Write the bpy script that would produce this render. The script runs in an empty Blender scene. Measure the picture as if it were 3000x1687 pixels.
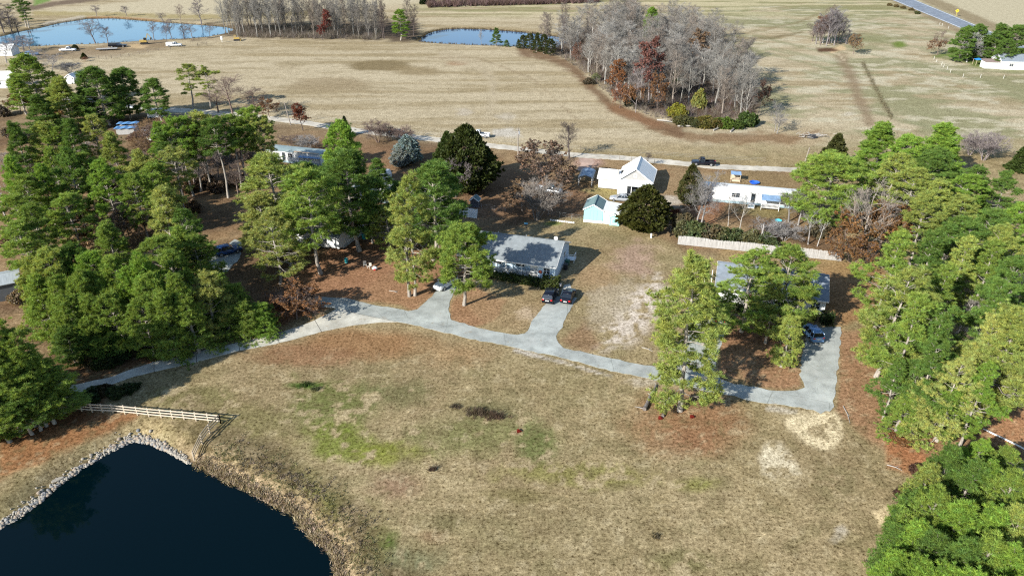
import bpy, math, random
import numpy as np
from mathutils import Vector

# ---------------------------------------------------------------- camera, light, exposure
SC = bpy.context.scene
COL = SC.collection
F, CAMH, TH = 2150.0, 57.0, math.radians(28)      # focal length in px of the 3000 px wide photo, height, pitch down
cam_d = bpy.data.cameras.new('camera')
cam = bpy.data.objects.new('camera', cam_d); COL.objects.link(cam)
cam.location = (0, 0, CAMH); cam.rotation_euler = (math.radians(90) - TH, 0, 0)
cam_d.sensor_width = 36; cam_d.lens = F / 3000 * 36; cam_d.clip_start = 1; cam_d.clip_end = 9000
SC.camera = cam
SUN_AZ, SUN_EL = math.radians(44), math.radians(28)   # azimuth the shadows run to (from +X), elevation
W = bpy.data.worlds.new('World'); SC.world = W; W.use_nodes = True
wn = W.node_tree.nodes; bg = wn['Background']
sky = wn.new('ShaderNodeTexSky'); sky.sky_type = 'NISHITA'; sky.sun_disc = False
sky.sun_elevation = SUN_EL; sky.sun_rotation = math.radians(226)
sky.air_density = 1.0; sky.dust_density = 0.3; sky.ozone_density = 1.5
W.node_tree.links.new(sky.outputs[0], bg.inputs[0]); bg.inputs[1].default_value = 0.105
sun_d = bpy.data.lights.new('sun', 'SUN'); sun_d.energy = 5.0; sun_d.angle = math.radians(0.5); sun_d.color = (1, .955, .88)
sun = bpy.data.objects.new('sun', sun_d); COL.objects.link(sun)
sdir = Vector((math.cos(SUN_AZ) * math.cos(SUN_EL), math.sin(SUN_AZ) * math.cos(SUN_EL), -math.sin(SUN_EL)))
sun.rotation_euler = sdir.to_track_quat('-Z', 'Y').to_euler(); sun.location = (-60, -60, 90)
SC.view_settings.view_transform = 'Standard'; SC.view_settings.look = 'None'
SC.view_settings.exposure = 1.02; SC.view_settings.gamma = 1.0
SC.render.engine = 'CYCLES'
cy = SC.cycles
cy.max_bounces = 5; cy.diffuse_bounces = 2; cy.glossy_bounces = 3; cy.transmission_bounces = 3; cy.transparent_max_bounces = 4
cy.use_denoising = False; cy.caustics_reflective = False; cy.caustics_refractive = False
cy.filter_width = 1.2

# ---------------------------------------------------------------- photo pixel <-> world
CT, ST = math.cos(TH), math.sin(TH)
def P(x, y, z=0.0):
    b = (y - 843.5) / F
    t = (CAMH - z) / (ST + b * CT)
    return (t * (x - 1500) / F, t * (CT - b * ST))
def proj(X, Y, Z):
    dz = Z - CAMH
    zc = Y * CT - dz * ST; yu = Y * ST + dz * CT
    return 1500 + F * X / zc, 843.5 - F * yu / zc
def height_from(bx, by, ty):
    X, Y = P(bx, by); lo, hi = 0, 45
    for _ in range(40):
        m = (lo + hi) / 2
        if proj(X, Y, m)[1] > ty: lo = m
        else: hi = m
    return lo

# ---------------------------------------------------------------- objects, properties, meshes
def tag(o, label, cat, group=None, kind=None):
    if label: o['label'] = label
    if cat: o['category'] = cat
    if group: o['group'] = group
    if kind: o['kind'] = kind
    return o
def empty(name, loc, rz=0.0, label=None, cat=None, group=None):
    o = bpy.data.objects.new(name, None); COL.objects.link(o)
    o.empty_display_size = 0.3; o.location = loc; o.rotation_euler = (0, 0, rz)
    return tag(o, label, cat, group)
def link(name, me, parent=None, mat=None):
    o = bpy.data.objects.new(name, me); COL.objects.link(o)
    if mat is not None and len(me.materials) == 0: me.materials.append(mat)
    if parent is not None: o.parent = parent
    return o
class MB:
    """collects boxes, bars, tubes and polygons into one mesh"""
    def __init__(s): s.v = []; s.f = []; s.m = []; s.mi = 0
    def add(s, vs, fs):
        n = len(s.v); s.v += [tuple(v) for v in vs]
        s.f += [tuple(i + n for i in f) for f in fs]; s.m += [s.mi] * len(fs); return s
    def box(s, x0, x1, y0, y1, z0, z1):
        return s.add([(x0,y0,z0),(x1,y0,z0),(x1,y1,z0),(x0,y1,z0),(x0,y0,z1),(x1,y0,z1),(x1,y1,z1),(x0,y1,z1)],
                     [(0,3,2,1),(4,5,6,7),(0,1,5,4),(1,2,6,5),(2,3,7,6),(3,0,4,7)])
    def bar(s, a, b, w, h=None):
        """rectangular bar from a to b, w wide (sideways), h thick (up)"""
        h = w if h is None else h
        a = Vector(a); b = Vector(b); d = (b - a)
        if d.length < 1e-6: return s
        d.normalize(); up = Vector((0, 0, 1)) if abs(d.z) < .95 else Vector((0, 1, 0))
        sd = d.cross(up).normalized() * (w / 2); u = sd.cross(d).normalized() * (h / 2)
        vs = [a - sd - u, a + sd - u, a + sd + u, a - sd + u, b - sd - u, b + sd - u, b + sd + u, b - sd + u]
        return s.add(vs, [(0,1,2,3),(7,6,5,4),(0,4,5,1),(1,5,6,2),(2,6,7,3),(3,7,4,0)])
    def tube(s, pts, rad, n=8, cap=True):
        if not hasattr(rad, '__len__'): rad = [rad] * len(pts)
        pts = [Vector(p) for p in pts]; vs = []; k = len(pts)
        for i, p in enumerate(pts):
            d = (pts[min(i + 1, k - 1)] - pts[max(i - 1, 0)]).normalized()
            up = Vector((0, 0, 1)) if abs(d.z) < .9 else Vector((1, 0, 0))
            a = d.cross(up).normalized(); b = a.cross(d)
            vs += [p + (a * math.cos(2*math.pi*j/n) + b * math.sin(2*math.pi*j/n)) * rad[i] for j in range(n)]
        fs = [(i*n+j, i*n+(j+1) % n, (i+1)*n+(j+1) % n, (i+1)*n+j) for i in range(k-1) for j in range(n)]
        if cap: fs += [tuple(range(n-1, -1, -1)), tuple((k-1)*n+j for j in range(n))]
        return s.add(vs, fs)
    def prism(s, poly, ax, a, b):
        """2-D polygon swept along axis ax ('x','y','z') from a to b"""
        n = len(poly)
        mk = {'x': lambda t, p: (t, p[0], p[1]), 'y': lambda t, p: (p[0], t, p[1]), 'z': lambda t, p: (p[0], p[1], t)}[ax]
        vs = [mk(a, p) for p in poly] + [mk(b, p) for p in poly]
        return s.add(vs, [tuple(range(n-1, -1, -1)), tuple(range(n, 2*n))] + [(i, (i+1) % n, n+(i+1) % n, n+i) for i in range(n)])
    def loft(s, rings, cap=True):
        n = len(rings[0]); vs = [p for r in rings for p in r]; k = len(rings)
        fs = [(i*n+j, i*n+(j+1) % n, (i+1)*n+(j+1) % n, (i+1)*n+j) for i in range(k-1) for j in range(n)]
        if cap: fs += [tuple(range(n-1, -1, -1)), tuple((k-1)*n+j for j in range(n))]
        return s.add(vs, fs)
    def mesh(s, name, mats, smooth=False):
        me = bpy.data.meshes.new(name); me.from_pydata(s.v, [], s.f)
        for m in (mats if isinstance(mats, (list, tuple)) else [mats]): me.materials.append(m)
        if isinstance(mats, (list, tuple)) and len(mats) > 1: me.polygons.foreach_set('material_index', s.m)
        import bmesh
        bm = bmesh.new(); bm.from_mesh(me); bmesh.ops.recalc_face_normals(bm, faces=bm.faces); bm.to_mesh(me); bm.free()
        if smooth: me.polygons.foreach_set('use_smooth', [True] * len(me.polygons))
        me.update(); return me
    def build(s, name, mats, parent=None, smooth=False):
        return link(name, s.mesh(name, mats, smooth), parent)
def np_mesh(name, V, T, mat, col=None, smooth=False):
    """triangle (n,3) or quad (n,4) mesh from numpy arrays with an optional per-vertex colour"""
    me = bpy.data.meshes.new(name); V = np.asarray(V, np.float32); T = np.asarray(T, np.int32); k = T.shape[1]
    me.vertices.add(len(V)); me.vertices.foreach_set('co', V.ravel())
    me.loops.add(T.size); me.loops.foreach_set('vertex_index', T.ravel())
    me.polygons.add(len(T)); me.polygons.foreach_set('loop_start', np.arange(0, T.size, k, dtype=np.int32))
    if smooth: me.polygons.foreach_set('use_smooth', np.ones(len(T), bool))
    me.update(calc_edges=True)
    if col is not None:
        a = me.color_attributes.new('Col', 'FLOAT_COLOR', 'POINT')
        c = np.ones((len(V), 4), np.float32); c[:, :3] = col; a.data.foreach_set('color', c.ravel())
    me.materials.append(mat); return me

# ---------------------------------------------------------------- materials
def lin(r, g, b):
    f = lambda c: c / 12.92 if c <= .04045 else ((c + .055) / 1.055) ** 2.4
    return (f(r / 255), f(g / 255), f(b / 255))
class NT:
    def __init__(s, name):
        s.m = bpy.data.materials.new(name); s.m.use_nodes = True; s.t = s.m.node_tree; s.n = s.t.nodes
        s.p = s.n['Principled BSDF']; s.out = s.n['Material Output']
    def new(s, ty, **kw):
        n = s.n.new(ty)
        for k, v in kw.items(): setattr(n, k, v)
        return n
    def l(s, a, b): s.t.links.new(a, b)
    def noise(s, vec, scale, detail=3, rough=.55):
        n = s.new('ShaderNodeTexNoise'); n.inputs['Scale'].default_value = scale; n.inputs['Detail'].default_value = detail
        n.inputs['Roughness'].default_value = rough; s.l(vec, n.inputs['Vector']); return n.outputs[0]
    def ramp(s, f, stops):
        r = s.new('ShaderNodeValToRGB'); e = r.color_ramp.elements
        while len(e) < len(stops): e.new(.5)
        for el, (p, c) in zip(e, stops): el.position = p; el.color = (*c, 1) if len(c) == 3 else c
        s.l(f, r.inputs[0]); return r.outputs[0]
    def mix(s, f, a, b, mode='MIX'):
        m = s.new('ShaderNodeMix', data_type='RGBA', blend_type=mode)
        for src, i in ((f, 0), (a, 6), (b, 7)):
            if isinstance(src, (int, float)): m.inputs[i].default_value = src
            elif isinstance(src, tuple): m.inputs[i].default_value = (*src, 1)
            else: s.l(src, m.inputs[i])
        return m.outputs[2]
    def maprange(s, f, a, b, c, d):
        m = s.new('ShaderNodeMapRange'); s.l(f, m.inputs[0])
        for i, v in enumerate((a, b, c, d)): m.inputs[i + 1].default_value = v
        return m.outputs[0]
    def math(s, op, a, b):
        m = s.new('ShaderNodeMath', operation=op)
        for i, v in enumerate((a, b)):
            if isinstance(v, (int, float)): m.inputs[i].default_value = v
            else: s.l(v, m.inputs[i])
        return m.outputs[0]
    def bump(s, h, strength, dist):
        b = s.new('ShaderNodeBump'); b.inputs['Strength'].default_value = strength; b.inputs['Distance'].default_value = dist
        s.l(h, b.inputs['Height']); s.l(b.outputs[0], s.p.inputs['Normal'])
    def obj(s): return s.new('ShaderNodeTexCoord').outputs['Object']
MATS = {}
def mat(name, c, rough=.7, var=.25, scale=1.5, dirt=None, metal=0.0, spec=None, bump=0.0, coat=0.0, stretch=None):
    """a painted / wooden / metal surface: base colour broken up by two sizes of noise, optional stains"""
    if name in MATS: return MATS[name]
    t = NT(name); v = t.obj()
    if stretch:
        mp = t.new('ShaderNodeMapping'); mp.inputs['Scale'].default_value = stretch; t.l(v, mp.inputs[0]); v = mp.outputs[0]
    a = t.noise(v, scale, 4); b = t.noise(v, scale * 9, 3)
    f = t.math('ADD', t.math('MULTIPLY', a, .65), t.math('MULTIPLY', b, .35))
    lo = tuple(x * (1 - var) for x in c); hi = tuple(min(1, x * (1 + var * .7)) for x in c)
    col = t.ramp(f, [(.3, lo), (.7, hi)])
    if dirt:
        d = t.ramp(t.noise(v, scale * .7, 6, .65), [(.5, (0, 0, 0)), (.72, (1, 1, 1))])
        col = t.mix(d, col, dirt)
    t.l(col, t.p.inputs['Base Color']); t.p.inputs['Roughness'].default_value = rough; t.p.inputs['Metallic'].default_value = metal
    if spec is not None: t.p.inputs['Specular IOR Level'].default_value = spec
    if coat: t.p.inputs['Coat Weight'].default_value = coat; t.p.inputs['Coat Roughness'].default_value = .06
    if bump: t.bump(b, .5, bump)
    MATS[name] = t.m; return t.m
def foliage_mat(name, transl=.30, rough=.6):
    """leaf colour = object colour x per-clump tint, part of the light passes through"""
    t = NT(name); oi = t.new('ShaderNodeObjectInfo'); at = t.new('ShaderNodeAttribute'); at.attribute_name = 'Col'
    col = t.mix(1.0, oi.outputs['Color'], at.outputs['Color'], 'MULTIPLY')
    t.l(col, t.p.inputs['Base Color']); t.p.inputs['Roughness'].default_value = rough
    t.p.inputs['Specular IOR Level'].default_value = .25
    tr = t.new('ShaderNodeBsdfTranslucent'); t.l(t.mix(1.0, col, (1.25, 1.2, .6), 'MULTIPLY'), tr.inputs[0])
    mx = t.new('ShaderNodeMixShader'); mx.inputs[0].default_value = transl
    t.l(t.p.outputs[0], mx.inputs[1]); t.l(tr.outputs[0], mx.inputs[2]); t.l(mx.outputs[0], t.out.inputs[0])
    return t.m
def bark_mat(name):
    t = NT(name); oi = t.new('ShaderNodeObjectInfo'); v = t.obj()
    mp = t.new('ShaderNodeMapping'); mp.inputs['Scale'].default_value = (3, 3, .8); t.l(v, mp.inputs[0])
    k = t.ramp(t.noise(mp.outputs[0], 2.2, 5, .65), [(.3, (.45, .45, .45)), (.7, (1.3, 1.3, 1.3))])
    t.l(t.mix(1.0, oi.outputs['Color'], k, 'MULTIPLY'), t.p.inputs['Base Color']); t.p.inputs['Roughness'].default_value = .9
    t.p.inputs['Specular IOR Level'].default_value = .1
    return t.m
M_LEAF = foliage_mat('needle_foliage'); M_DRY = foliage_mat('dry_leaf', .25); M_BARK = bark_mat('bark'); M_TWIG = bark_mat('twig_bark')

# ---------------------------------------------------------------- numpy noise
_rs = np.random.RandomState(11); _LAT = _rs.rand(256, 256)
def vnoise(x, y):
    xi = np.floor(x).astype(int); yi = np.floor(y).astype(int); fx = x - xi; fy = y - yi
    fx = fx * fx * (3 - 2 * fx); fy = fy * fy * (3 - 2 * fy)
    g = lambda a, b: _LAT[a & 255, b & 255]
    return (g(xi, yi) * (1-fx) + g(xi+1, yi) * fx) * (1-fy) + (g(xi, yi+1) * (1-fx) + g(xi+1, yi+1) * fx) * fy
def fbm(x, y, o=4, s=0.0):
    r = 0; a = .5; n = 0
    for i in range(o):
        r = r + a * vnoise(x * 2**i + 17.3 * i + s, y * 2**i + 9.1 * i + s * 1.7); n += a; a *= .55
    return r / n
def sstep(a, b, x):
    t = np.clip((x - a) / (b - a), 0, 1); return t * t * (3 - 2 * t)
def poly_sd(px, py, pts):
    """signed distance to a closed polygon, negative inside"""
    pts = np.asarray(pts, float); d = np.full(px.shape, 1e18); ins = np.zeros(px.shape, bool)
    for (x0, y0), (x1, y1) in zip(pts, np.roll(pts, -1, 0)):
        ex, ey = x1 - x0, y1 - y0; L = ex * ex + ey * ey + 1e-12
        t = np.clip(((px - x0) * ex + (py - y0) * ey) / L, 0, 1)
        d = np.minimum(d, (px - x0 - t * ex) ** 2 + (py - y0 - t * ey) ** 2)
        c = ((y0 > py) != (y1 > py)) & (px < (x1 - x0) * (py - y0) / (y1 - y0 + 1e-12) + x0)
        ins ^= c
    d = np.sqrt(d); return np.where(ins, -d, d)
def line_d(px, py, pts):
    d = np.full(px.shape, 1e18)
    for (x0, y0), (x1, y1) in zip(pts[:-1], pts[1:]):
        ex, ey = x1 - x0, y1 - y0; L = ex * ex + ey * ey + 1e-12
        t = np.clip(((px - x0) * ex + (py - y0) * ey) / L, 0, 1)
        d = np.minimum(d, (px - x0 - t * ex) ** 2 + (py - y0 - t * ey) ** 2)
    return np.sqrt(d)

# ---------------------------------------------------------------- ponds and the ground sheet
Z_NEAR, Z_FAR = -1.0, -0.6
NEAR_PX = [(0,1545),(58,1513),(125,1463),(189,1408),(253,1364),(320,1326),(372,1298),(396,1290),(437,1298),(483,1317),(524,1341),(562,1361),(590,1373),(626,1390),(660,1409),(699,1425),(746,1449),
           (808,1486),(864,1510),(876,1538),(919,1582),(965,1617),(981,1649),(985,1690),(1000,1800),(900,2050),(300,2200),(-500,2050),(-600,1850),(-250,1700)]
FAR_PX = [(-60,122),(12,106),(62,93),(126,81),(175,69),(233,60),(258,56),(330,55),(417,62),(466,66),(582,74),(655,80),(684,87),(667,97),(612,109),(545,115),(451,119),(379,124),(262,131),(186,133),(110,137),(20,140)]
MID_PX = [(1227,123),(1234,113),(1245,105),(1262,97),(1283,91),(1310,87),(1347,85),(1420,87),(1500,93),(1573,100),(1650,112),(1665,128),(1640,141),(1567,144),(1500,137),(1440,135),(1391,134),(1303,130),(1250,126)]
PONDS = [(np.array([P(*p, Z_NEAR) for p in NEAR_PX]), Z_NEAR, 3.2), (np.array([P(*p, Z_FAR) for p in FAR_PX]), Z_FAR, 2.5), (np.array([P(*p, Z_FAR) for p in MID_PX]), Z_FAR, 2.2)]
def ground_z(X, Y):
    X = np.asarray(X, float); Y = np.asarray(Y, float); z = np.zeros(X.shape)
    for poly, zl, bank in PONDS:
        d = poly_sd(X, Y, poly)
        z = np.minimum(z, np.where(d > 0, zl * (1 - sstep(0, bank, d)), zl - 1.6 * (1 - np.exp(np.minimum(d, 0) / 1.6))))
    return z
def gz(x, y): return float(ground_z(np.array([x]), np.array([y]))[0])
LIT = 1.78                                   # light falling on flat ground x exposure: albedo = picture colour / LIT
def alb(r, g, b): return tuple(c / LIT for c in lin(r, g, b))

def make_ground():
    ys = [-40.0, 0.0, 25.0, 38.0]; y = 44.0
    while y < 640: ys.append(y); y += .34 + (y - 44) * .0042
    ys += [680, 760, 900, 1200, 1800, 3000, 5000]
    ys = np.array(ys); us = np.linspace(-1, 1, 561)
    X = us[None, :] * (ys.clip(20)[:, None] * .86 + 24); Y = np.repeat(ys[:, None], len(us), 1)
    X, Y = X.ravel(), Y.ravel(); Z = ground_z(X, Y)
    zc = np.maximum(Y * CT - (Z - CAMH) * ST, 5)
    px = 1500 + F * X / zc; py = 843.5 - F * (Y * ST + (Z - CAMH) * CT) / zc
    nb = fbm(X / 30, Y / 30, 4, 3); n1 = fbm(X / 10, Y / 10, 4, 5); n2 = fbm(X / 3, Y / 3, 4, 8); n3 = fbm(X / 1.1, Y / 1.1, 3, 2)
    col = np.zeros((len(X), 3)); col[:] = alb(166, 148, 108)
    def lay(m, c, k=1.0):
        nonlocal col
        m = (np.clip(m, 0, 1) * k)[:, None]; col = col * (1 - m) + np.array(alb(*c)) * m
    def E(cx, cy, rx, ry, soft=.6, warp=.5, n=None):
        n = n1 if n is None else n
        d = np.sqrt(((px - cx) / rx) ** 2 + ((py - cy) / ry) ** 2) + (n - .5) * warp * 2.6
        return 1 - sstep(1 - soft, 1 + soft * .4, d)
    def A(pts, soft, warp=0, n=None):
        n = n2 if n is None else n
        return 1 - sstep(-soft, soft, poly_sd(px, py, pts) + (n - .5) * warp * 2.6)
    def L(pts, w, soft, warp=0):
        return 1 - sstep(w - soft, w + soft, line_d(px, py, pts) + (n2 - .5) * warp * 2.6)
    th = lambda n, a, b: sstep(a, b, n)
    # near lawn: bleached, olive and grey-brown patches
    lay(th(n1, .46, .7), (180, 161, 122), .5); lay(th(1 - n1, .48, .72), (150, 135, 98), .55)
    lay(th(n2, .52, .7), (150, 138, 98), .55); lay(th(1 - n2, .56, .72), (190, 172, 130), .5)
    lay(th(fbm(X / 16, Y / 16, 4, 40), .5, .66), (160, 140, 104), .6)
    # far fields: pale dormant grass with olive streaks along the mowing
    far = sstep(470, 380, py + (n1 - .5) * 40)
    lay(far, (208, 188, 148)); ns = fbm(X / 60, Y / 7, 5, 21); nq = fbm(X / 14, Y / 4, 4, 33)
    lay(far * th(ns, .5, .68), (176, 154, 112), .75); lay(far * th(1 - ns, .52, .68), (216, 196, 156), .7); lay(far * th(nq, .54, .7), (170, 150, 110), .5)
    rf = sstep(1990, 2200, px + (nb - .5) * 260) * far
    lay(rf * th(fbm(X / 25, Y / 13, 5, 50), .43, .6), (164, 158, 114), .85); lay(rf * th(fbm(X / 9, Y / 5, 4, 61), .52, .66), (220, 206, 168), .8)
    lay(rf * th(fbm((X + Y * .4) / 4, Y / 26, 4, 71), .56, .7), (160, 156, 112), .6)
    top = sstep(62, 30, py) * sstep(1150, 1300, px); lay(top * th(fbm(X / 40, Y / 11, 4, 81), .44, .52), (164, 156, 106), .8); lay(top * th(1 - ns, .5, .56), (226, 208, 160), .7)
    lay(A([(2680,0),(2838,66),(3000,135),(3300,220),(3300,-200),(2600,-200)], 6, 4), (214, 198, 158)); lay(A([(2690,0),(2845,66),(3010,138),(3010,110),(2850,40),(2740,-5)], 5, 4), (160, 140, 104), .8)
    lay(A([(2680,-10),(2640,0),(2821,88),(2900,120),(2880,135),(2780,85),(2580,-10)], 6, 5), (164, 142, 108), .8)
    lay(A([(100,34),(420,2),(520,-60),(1240,-60),(1240,8),(700,45),(466,55),(250,50)], 6, 3), (218, 200, 160)); lay(L([(100,40),(300,42),(466,48),(620,50),(900,40)], 6, 4, 4), (186, 166, 112), .85)
    lay(L([(60,30),(160,12),(320,-8)], 7, 4, 3), (132, 112, 92), .9); lay(A([(100,18),(150,2),(170,-20),(100,-20)], 4, 2), (130, 160, 80), .9)
    lay(E(1100,192,92,18,.35,.35), (150, 130, 92), .95); lay(E(1230,208,80,14,.5,.5), (162, 140, 100), .8); lay(E(980,250,150,26,.6,.5), (174, 152, 114), .8); lay(E(850,187,70,10,.6,.5), (172, 152, 112), .6)
    lay(E(1340,186,36,9,.6,.5), (178, 142, 104), .8); lay(L([(1300,160),(1400,190),(1440,225),(1446,290),(1430,340)], 12, 10, 10), (204, 184, 146), .7)
    lay(L([(1250,170),(1400,170),(1560,230),(1700,360)], 2.5, 2, 3), (172, 150, 114), .6)
    lay(A([(1440,378),(1500,372),(1530,400),(1450,404)], 5, 6), (222, 210, 186), .8); lay(E(1480,345,30,14,.7,.6,n2), (214, 198, 168), .7); lay(E(1360,330,24,14,.7,.6,n2), (212, 196, 168), .6)
    # worn track and ditch lines in the right field
    lay(L([(2466,170),(2500,240),(2525,310),(2550,360)], 15, 12, 8), (160, 136, 104), .8); lay(L([(2528,185),(2560,250),(2590,310),(2612,345)], 5, 4, 4), (132, 116, 82), .7)
    lay(L([(2085,80),(2180,98),(2330,70),(2450,20)], 3, 3, 3), (158, 140, 100), .6); lay(L([(2160,112),(2260,112),(2350,96)], 3.5, 3, 3), (140, 124, 88), .7)
    lay(E(2487,334,19,8,.4,.4,n2), (216, 200, 166), .95); lay(E(2635,130,24,11,.5,.4), (124, 142, 62), .9); lay(E(2560,115,70,22,.7,.5), (150, 146, 96), .7)
    lay(A([(2735,166),(2800,172),(2860,196),(3010,208),(3200,215),(3200,150),(2900,150),(2790,150)], 7, 5), (118, 136, 62), .9)
    lay(A([(2440,141),(2470,132),(2480,146),(2440,156),(2430,158)], 3, 2), (232, 200, 150)); lay(A([(2390,142),(2440,140),(2466,150),(2400,153)], 4, 2), (100, 66, 48), .9); lay(L([(2455,158),(2472,176)], 2.5, 2), (222, 200, 160), .9)
    lay(E(2330,400,160,30,.6,.5), (196, 172, 132), .7); lay(A([(1900,372),(2060,392),(2210,388),(2330,398),(2400,380),(2330,420),(2100,420),(1950,400)], 8, 10), (150, 118, 84), .8)
    # leaf litter under and round the middle wood
    lay(A([(1560,150),(1630,150),(1700,190),(1760,240),(1830,300),(1920,335),(2060,355),(2210,345),(2230,300),(2160,200),(2060,90),(1850,60),(1650,95)], 10, 10), (104, 82, 66), .95)
    lay(L([(1530,150),(1610,168),(1680,200),(1730,255),(1790,312),(1880,350),(1990,385)], 13, 9, 8), (134, 104, 76), .85); lay(A([(1770,300),(1850,320),(1960,372),(1900,372),(1800,335)], 8, 6), (156, 116, 82), .8)
    lay(A([(560,118),(690,108),(1110,116),(1180,124),(1230,118),(1220,60),(1110,62),(700,70),(600,70)], 9, 8), (104, 88, 72), .9)
    lay(L([(300,118),(420,112),(560,108),(700,112)], 6, 5, 4), (214, 190, 148), .8); lay(L([(120,160),(300,150),(480,128)], 16, 12, 10), (160, 136, 104), .8); lay(E(400,137,34,6,.5,.5,n2), (222, 190, 140), .9)
    lay(L([(258,52),(330,51),(420,57),(470,62)], 2.5, 2), (190, 140, 92), .9); lay(L([(130,72),(180,62),(240,52)], 5, 3, 3), (214, 198, 168), .9)
    lay(L([(1226,124),(1240,100),(1290,84),(1350,79),(1430,81),(1600,92)], 4, 3, 3), (190, 168, 126), .8)
    # yards between the gravel road and the lawn: pine straw and leaf litter
    yard = A([(-50,330),(420,330),(700,350),(900,372),(1250,412),(1500,442),(1700,462),(2000,486),(2350,506),(2420,600),(2470,770),(2000,735),(1900,660),(1640,640),(1430,690),(1380,820),(1000,900),(600,960),(-50,1120)], 14, 14, n1)
    lay(yard, (142, 119, 89)); lay(yard * th(n1, .5, .64), (122, 98, 74), .8); lay(yard * th(1 - n1, .5, .64), (172, 146, 108), .75); lay(yard * th(n2, .55, .7), (154, 124, 90), .6)
    lay(A([(1420,470),(1560,520),(1720,560),(1700,640),(1420,640),(1340,600)], 20, 20, n1), (140, 110, 84), .8); lay(A([(880,400),(1180,430),(1160,500),(960,480)], 16, 12, n1), (150, 118, 88), .7)
    lay(A([(1770,540),(1830,575),(1800,590),(1700,560)], 8, 8), (184, 172, 112), .7); lay(A([(2030,560),(2130,580),(2080,700),(2010,650)], 14, 14), (158, 112, 82), .7); lay(E(2250,620,90,30,.6,.6), (150, 138, 92), .8)
    lay(E(1725,478,40,16,.7,.6), (196, 164, 146), .8); lay(A([(2060,540),(2330,565),(2340,510),(2090,500)], 10, 10), (160, 138, 98), .7); lay(E(1620,655,40,9,.5,.5), (120, 136, 62), .8)
    lay(E(1960,590,40,16,.6,.6,n2), (208, 198, 178), .8); lay(E(1760,800,100,60,.8,.7), (184, 150, 112), .5)
    # pine straw and bare ground round the front lawns
    straw = (170, 132, 98)
    lay(A([(900,860),(1010,800),(1160,800),(1270,740),(1330,800),(1290,850),(1210,908),(1090,888),(1000,870)], 9, 9), straw, .95)
    lay(A([(820,860),(900,780),(1000,700),(1120,700),(1250,740),(1020,870),(930,880)], 12, 10), (166, 126, 94), .95)
    lay(A([(1318,940),(1322,880),(1390,845),(1480,880),(1465,920),(1430,948),(1380,958)], 7, 9), straw, .95); lay(A([(1340,870),(1560,850),(1590,890),(1545,965),(1440,960)], 14, 12), (172, 146, 108), .5)
    lay(A([(2110,1010),(2200,930),(2330,1000),(2345,1110),(2360,1135),(2300,1148),(2190,1125),(2105,1090)], 8, 8), straw, .95); lay(A([(2080,860),(2260,870),(2400,930),(2330,1000),(2110,1000)], 14, 10), (158, 120, 90), .9)
    lay(E(2010,1225,190,120,.5,.35), (158, 118, 84), .85); lay(E(1985,1300,110,60,.7,.5), (158, 118, 86), .6)
    lay(A([(2460,1000),(2600,940),(2760,1100),(3050,1160),(3050,1330),(2860,1300),(2740,1400),(2700,1360),(2560,1300),(2450,1200)], 14, 16, n1), (168, 130, 96), .9); lay(A([(2600,1290),(2720,1330),(2700,1400),(2600,1370)], 14, 12), (176, 118, 78), .8)
    lay(A([(2860,1230),(3100,1180),(3100,1330),(2900,1290)], 10, 8), (190, 142, 102), .8)
    lay(A([(2440,960),(2470,1000),(2450,1220),(2500,1230),(2560,1100),(2560,960)], 10, 8), (168, 132, 98), .8); lay(A([(2400,780),(2560,760),(2640,860),(2480,960),(2420,940)], 12, 12), (168, 128, 88), .8)
    lay(A([(2100,760),(2390,790),(2530,830),(2480,750),(2140,700)], 12, 12), (176, 152, 104), .5)
    lay(A([(760,980),(980,890),(920,870),(760,900),(560,1000),(420,1050),(430,1085),(700,990)], 9, 7), (160, 112, 82), .9); lay(A([(200,960),(560,900),(760,900),(740,970),(420,1070),(300,1130),(100,1150)], 14, 10), (110, 82, 58), .9)
    lay(A([(0,1300),(130,1255),(300,1205),(400,1215),(330,1260),(150,1340),(0,1400)], 14, 14), (158, 110, 72), .85); lay(A([(-100,1240),(200,1170),(330,1150),(280,1220),(-100,1330)], 14, 10), (126, 86, 58), .9)
    lay(E(1080,1000,230,46,.6,.5), (160, 118, 80), .75); lay(E(870,1040,170,34,.6,.5), (156, 116, 84), .7); lay(E(1330,1040,110,40,.8,.5), (174, 140, 100), .6)
    lay(E(1150,1420,110,60,.7,.5), (154, 124, 98), .75); lay(E(1260,1570,50,24,.7,.5), (166, 132, 100), .5)
    lay(A([(1790,930),(1860,840),(1930,790),(1950,830),(1960,900),(1890,980),(1800,1030),(1760,1020)], 24, 26, n2) * th(n3, .34, .54), (226, 212, 190), .9); lay(A([(1720,850),(1850,820),(1840,930),(1720,960)], 20, 20, n3), (192, 178, 150), .6)
    lay(E(1850,765,80,50,.7,.7,n2), (184, 154, 134), .7); lay(A([(1640,1000),(1710,950),(1760,1010),(1720,1030)], 14, 10), (150, 118, 88), .7); lay(E(1540,920,40,26,.7,.7,n3), (206, 184, 152), .7)
    sd = th(n3 * .6 + n2 * .4, .3, .42); lay(A([(2335,1205),(2450,1212),(2466,1270),(2440,1312),(2400,1318),(2330,1275),(2300,1230)], 14, 20, n2) * sd, (240, 222, 178), .98); lay(A([(2238,1300),(2285,1300),(2340,1390),(2330,1420),(2240,1380),(2228,1350)], 12, 16, n2) * sd, (228, 214, 178), .95)
    lay(A([(2550,1500),(2630,1470),(2610,1520),(2570,1560)], 8, 10, n3), (228, 206, 158), .9); lay(E(2460,1560,26,34,.6,.7,n3), (192, 182, 160), .75)
    lay(E(1880,1118,60,14,.6,.6,n3), (200, 188, 164), .6); lay(L([(1510,1026),(1650,1062),(1790,1102)], 4, 4, 5), (220, 212, 196), .7); lay(L([(2250,1196),(2330,1206)], 7, 5, 5), (214, 204, 180), .8)
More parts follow.
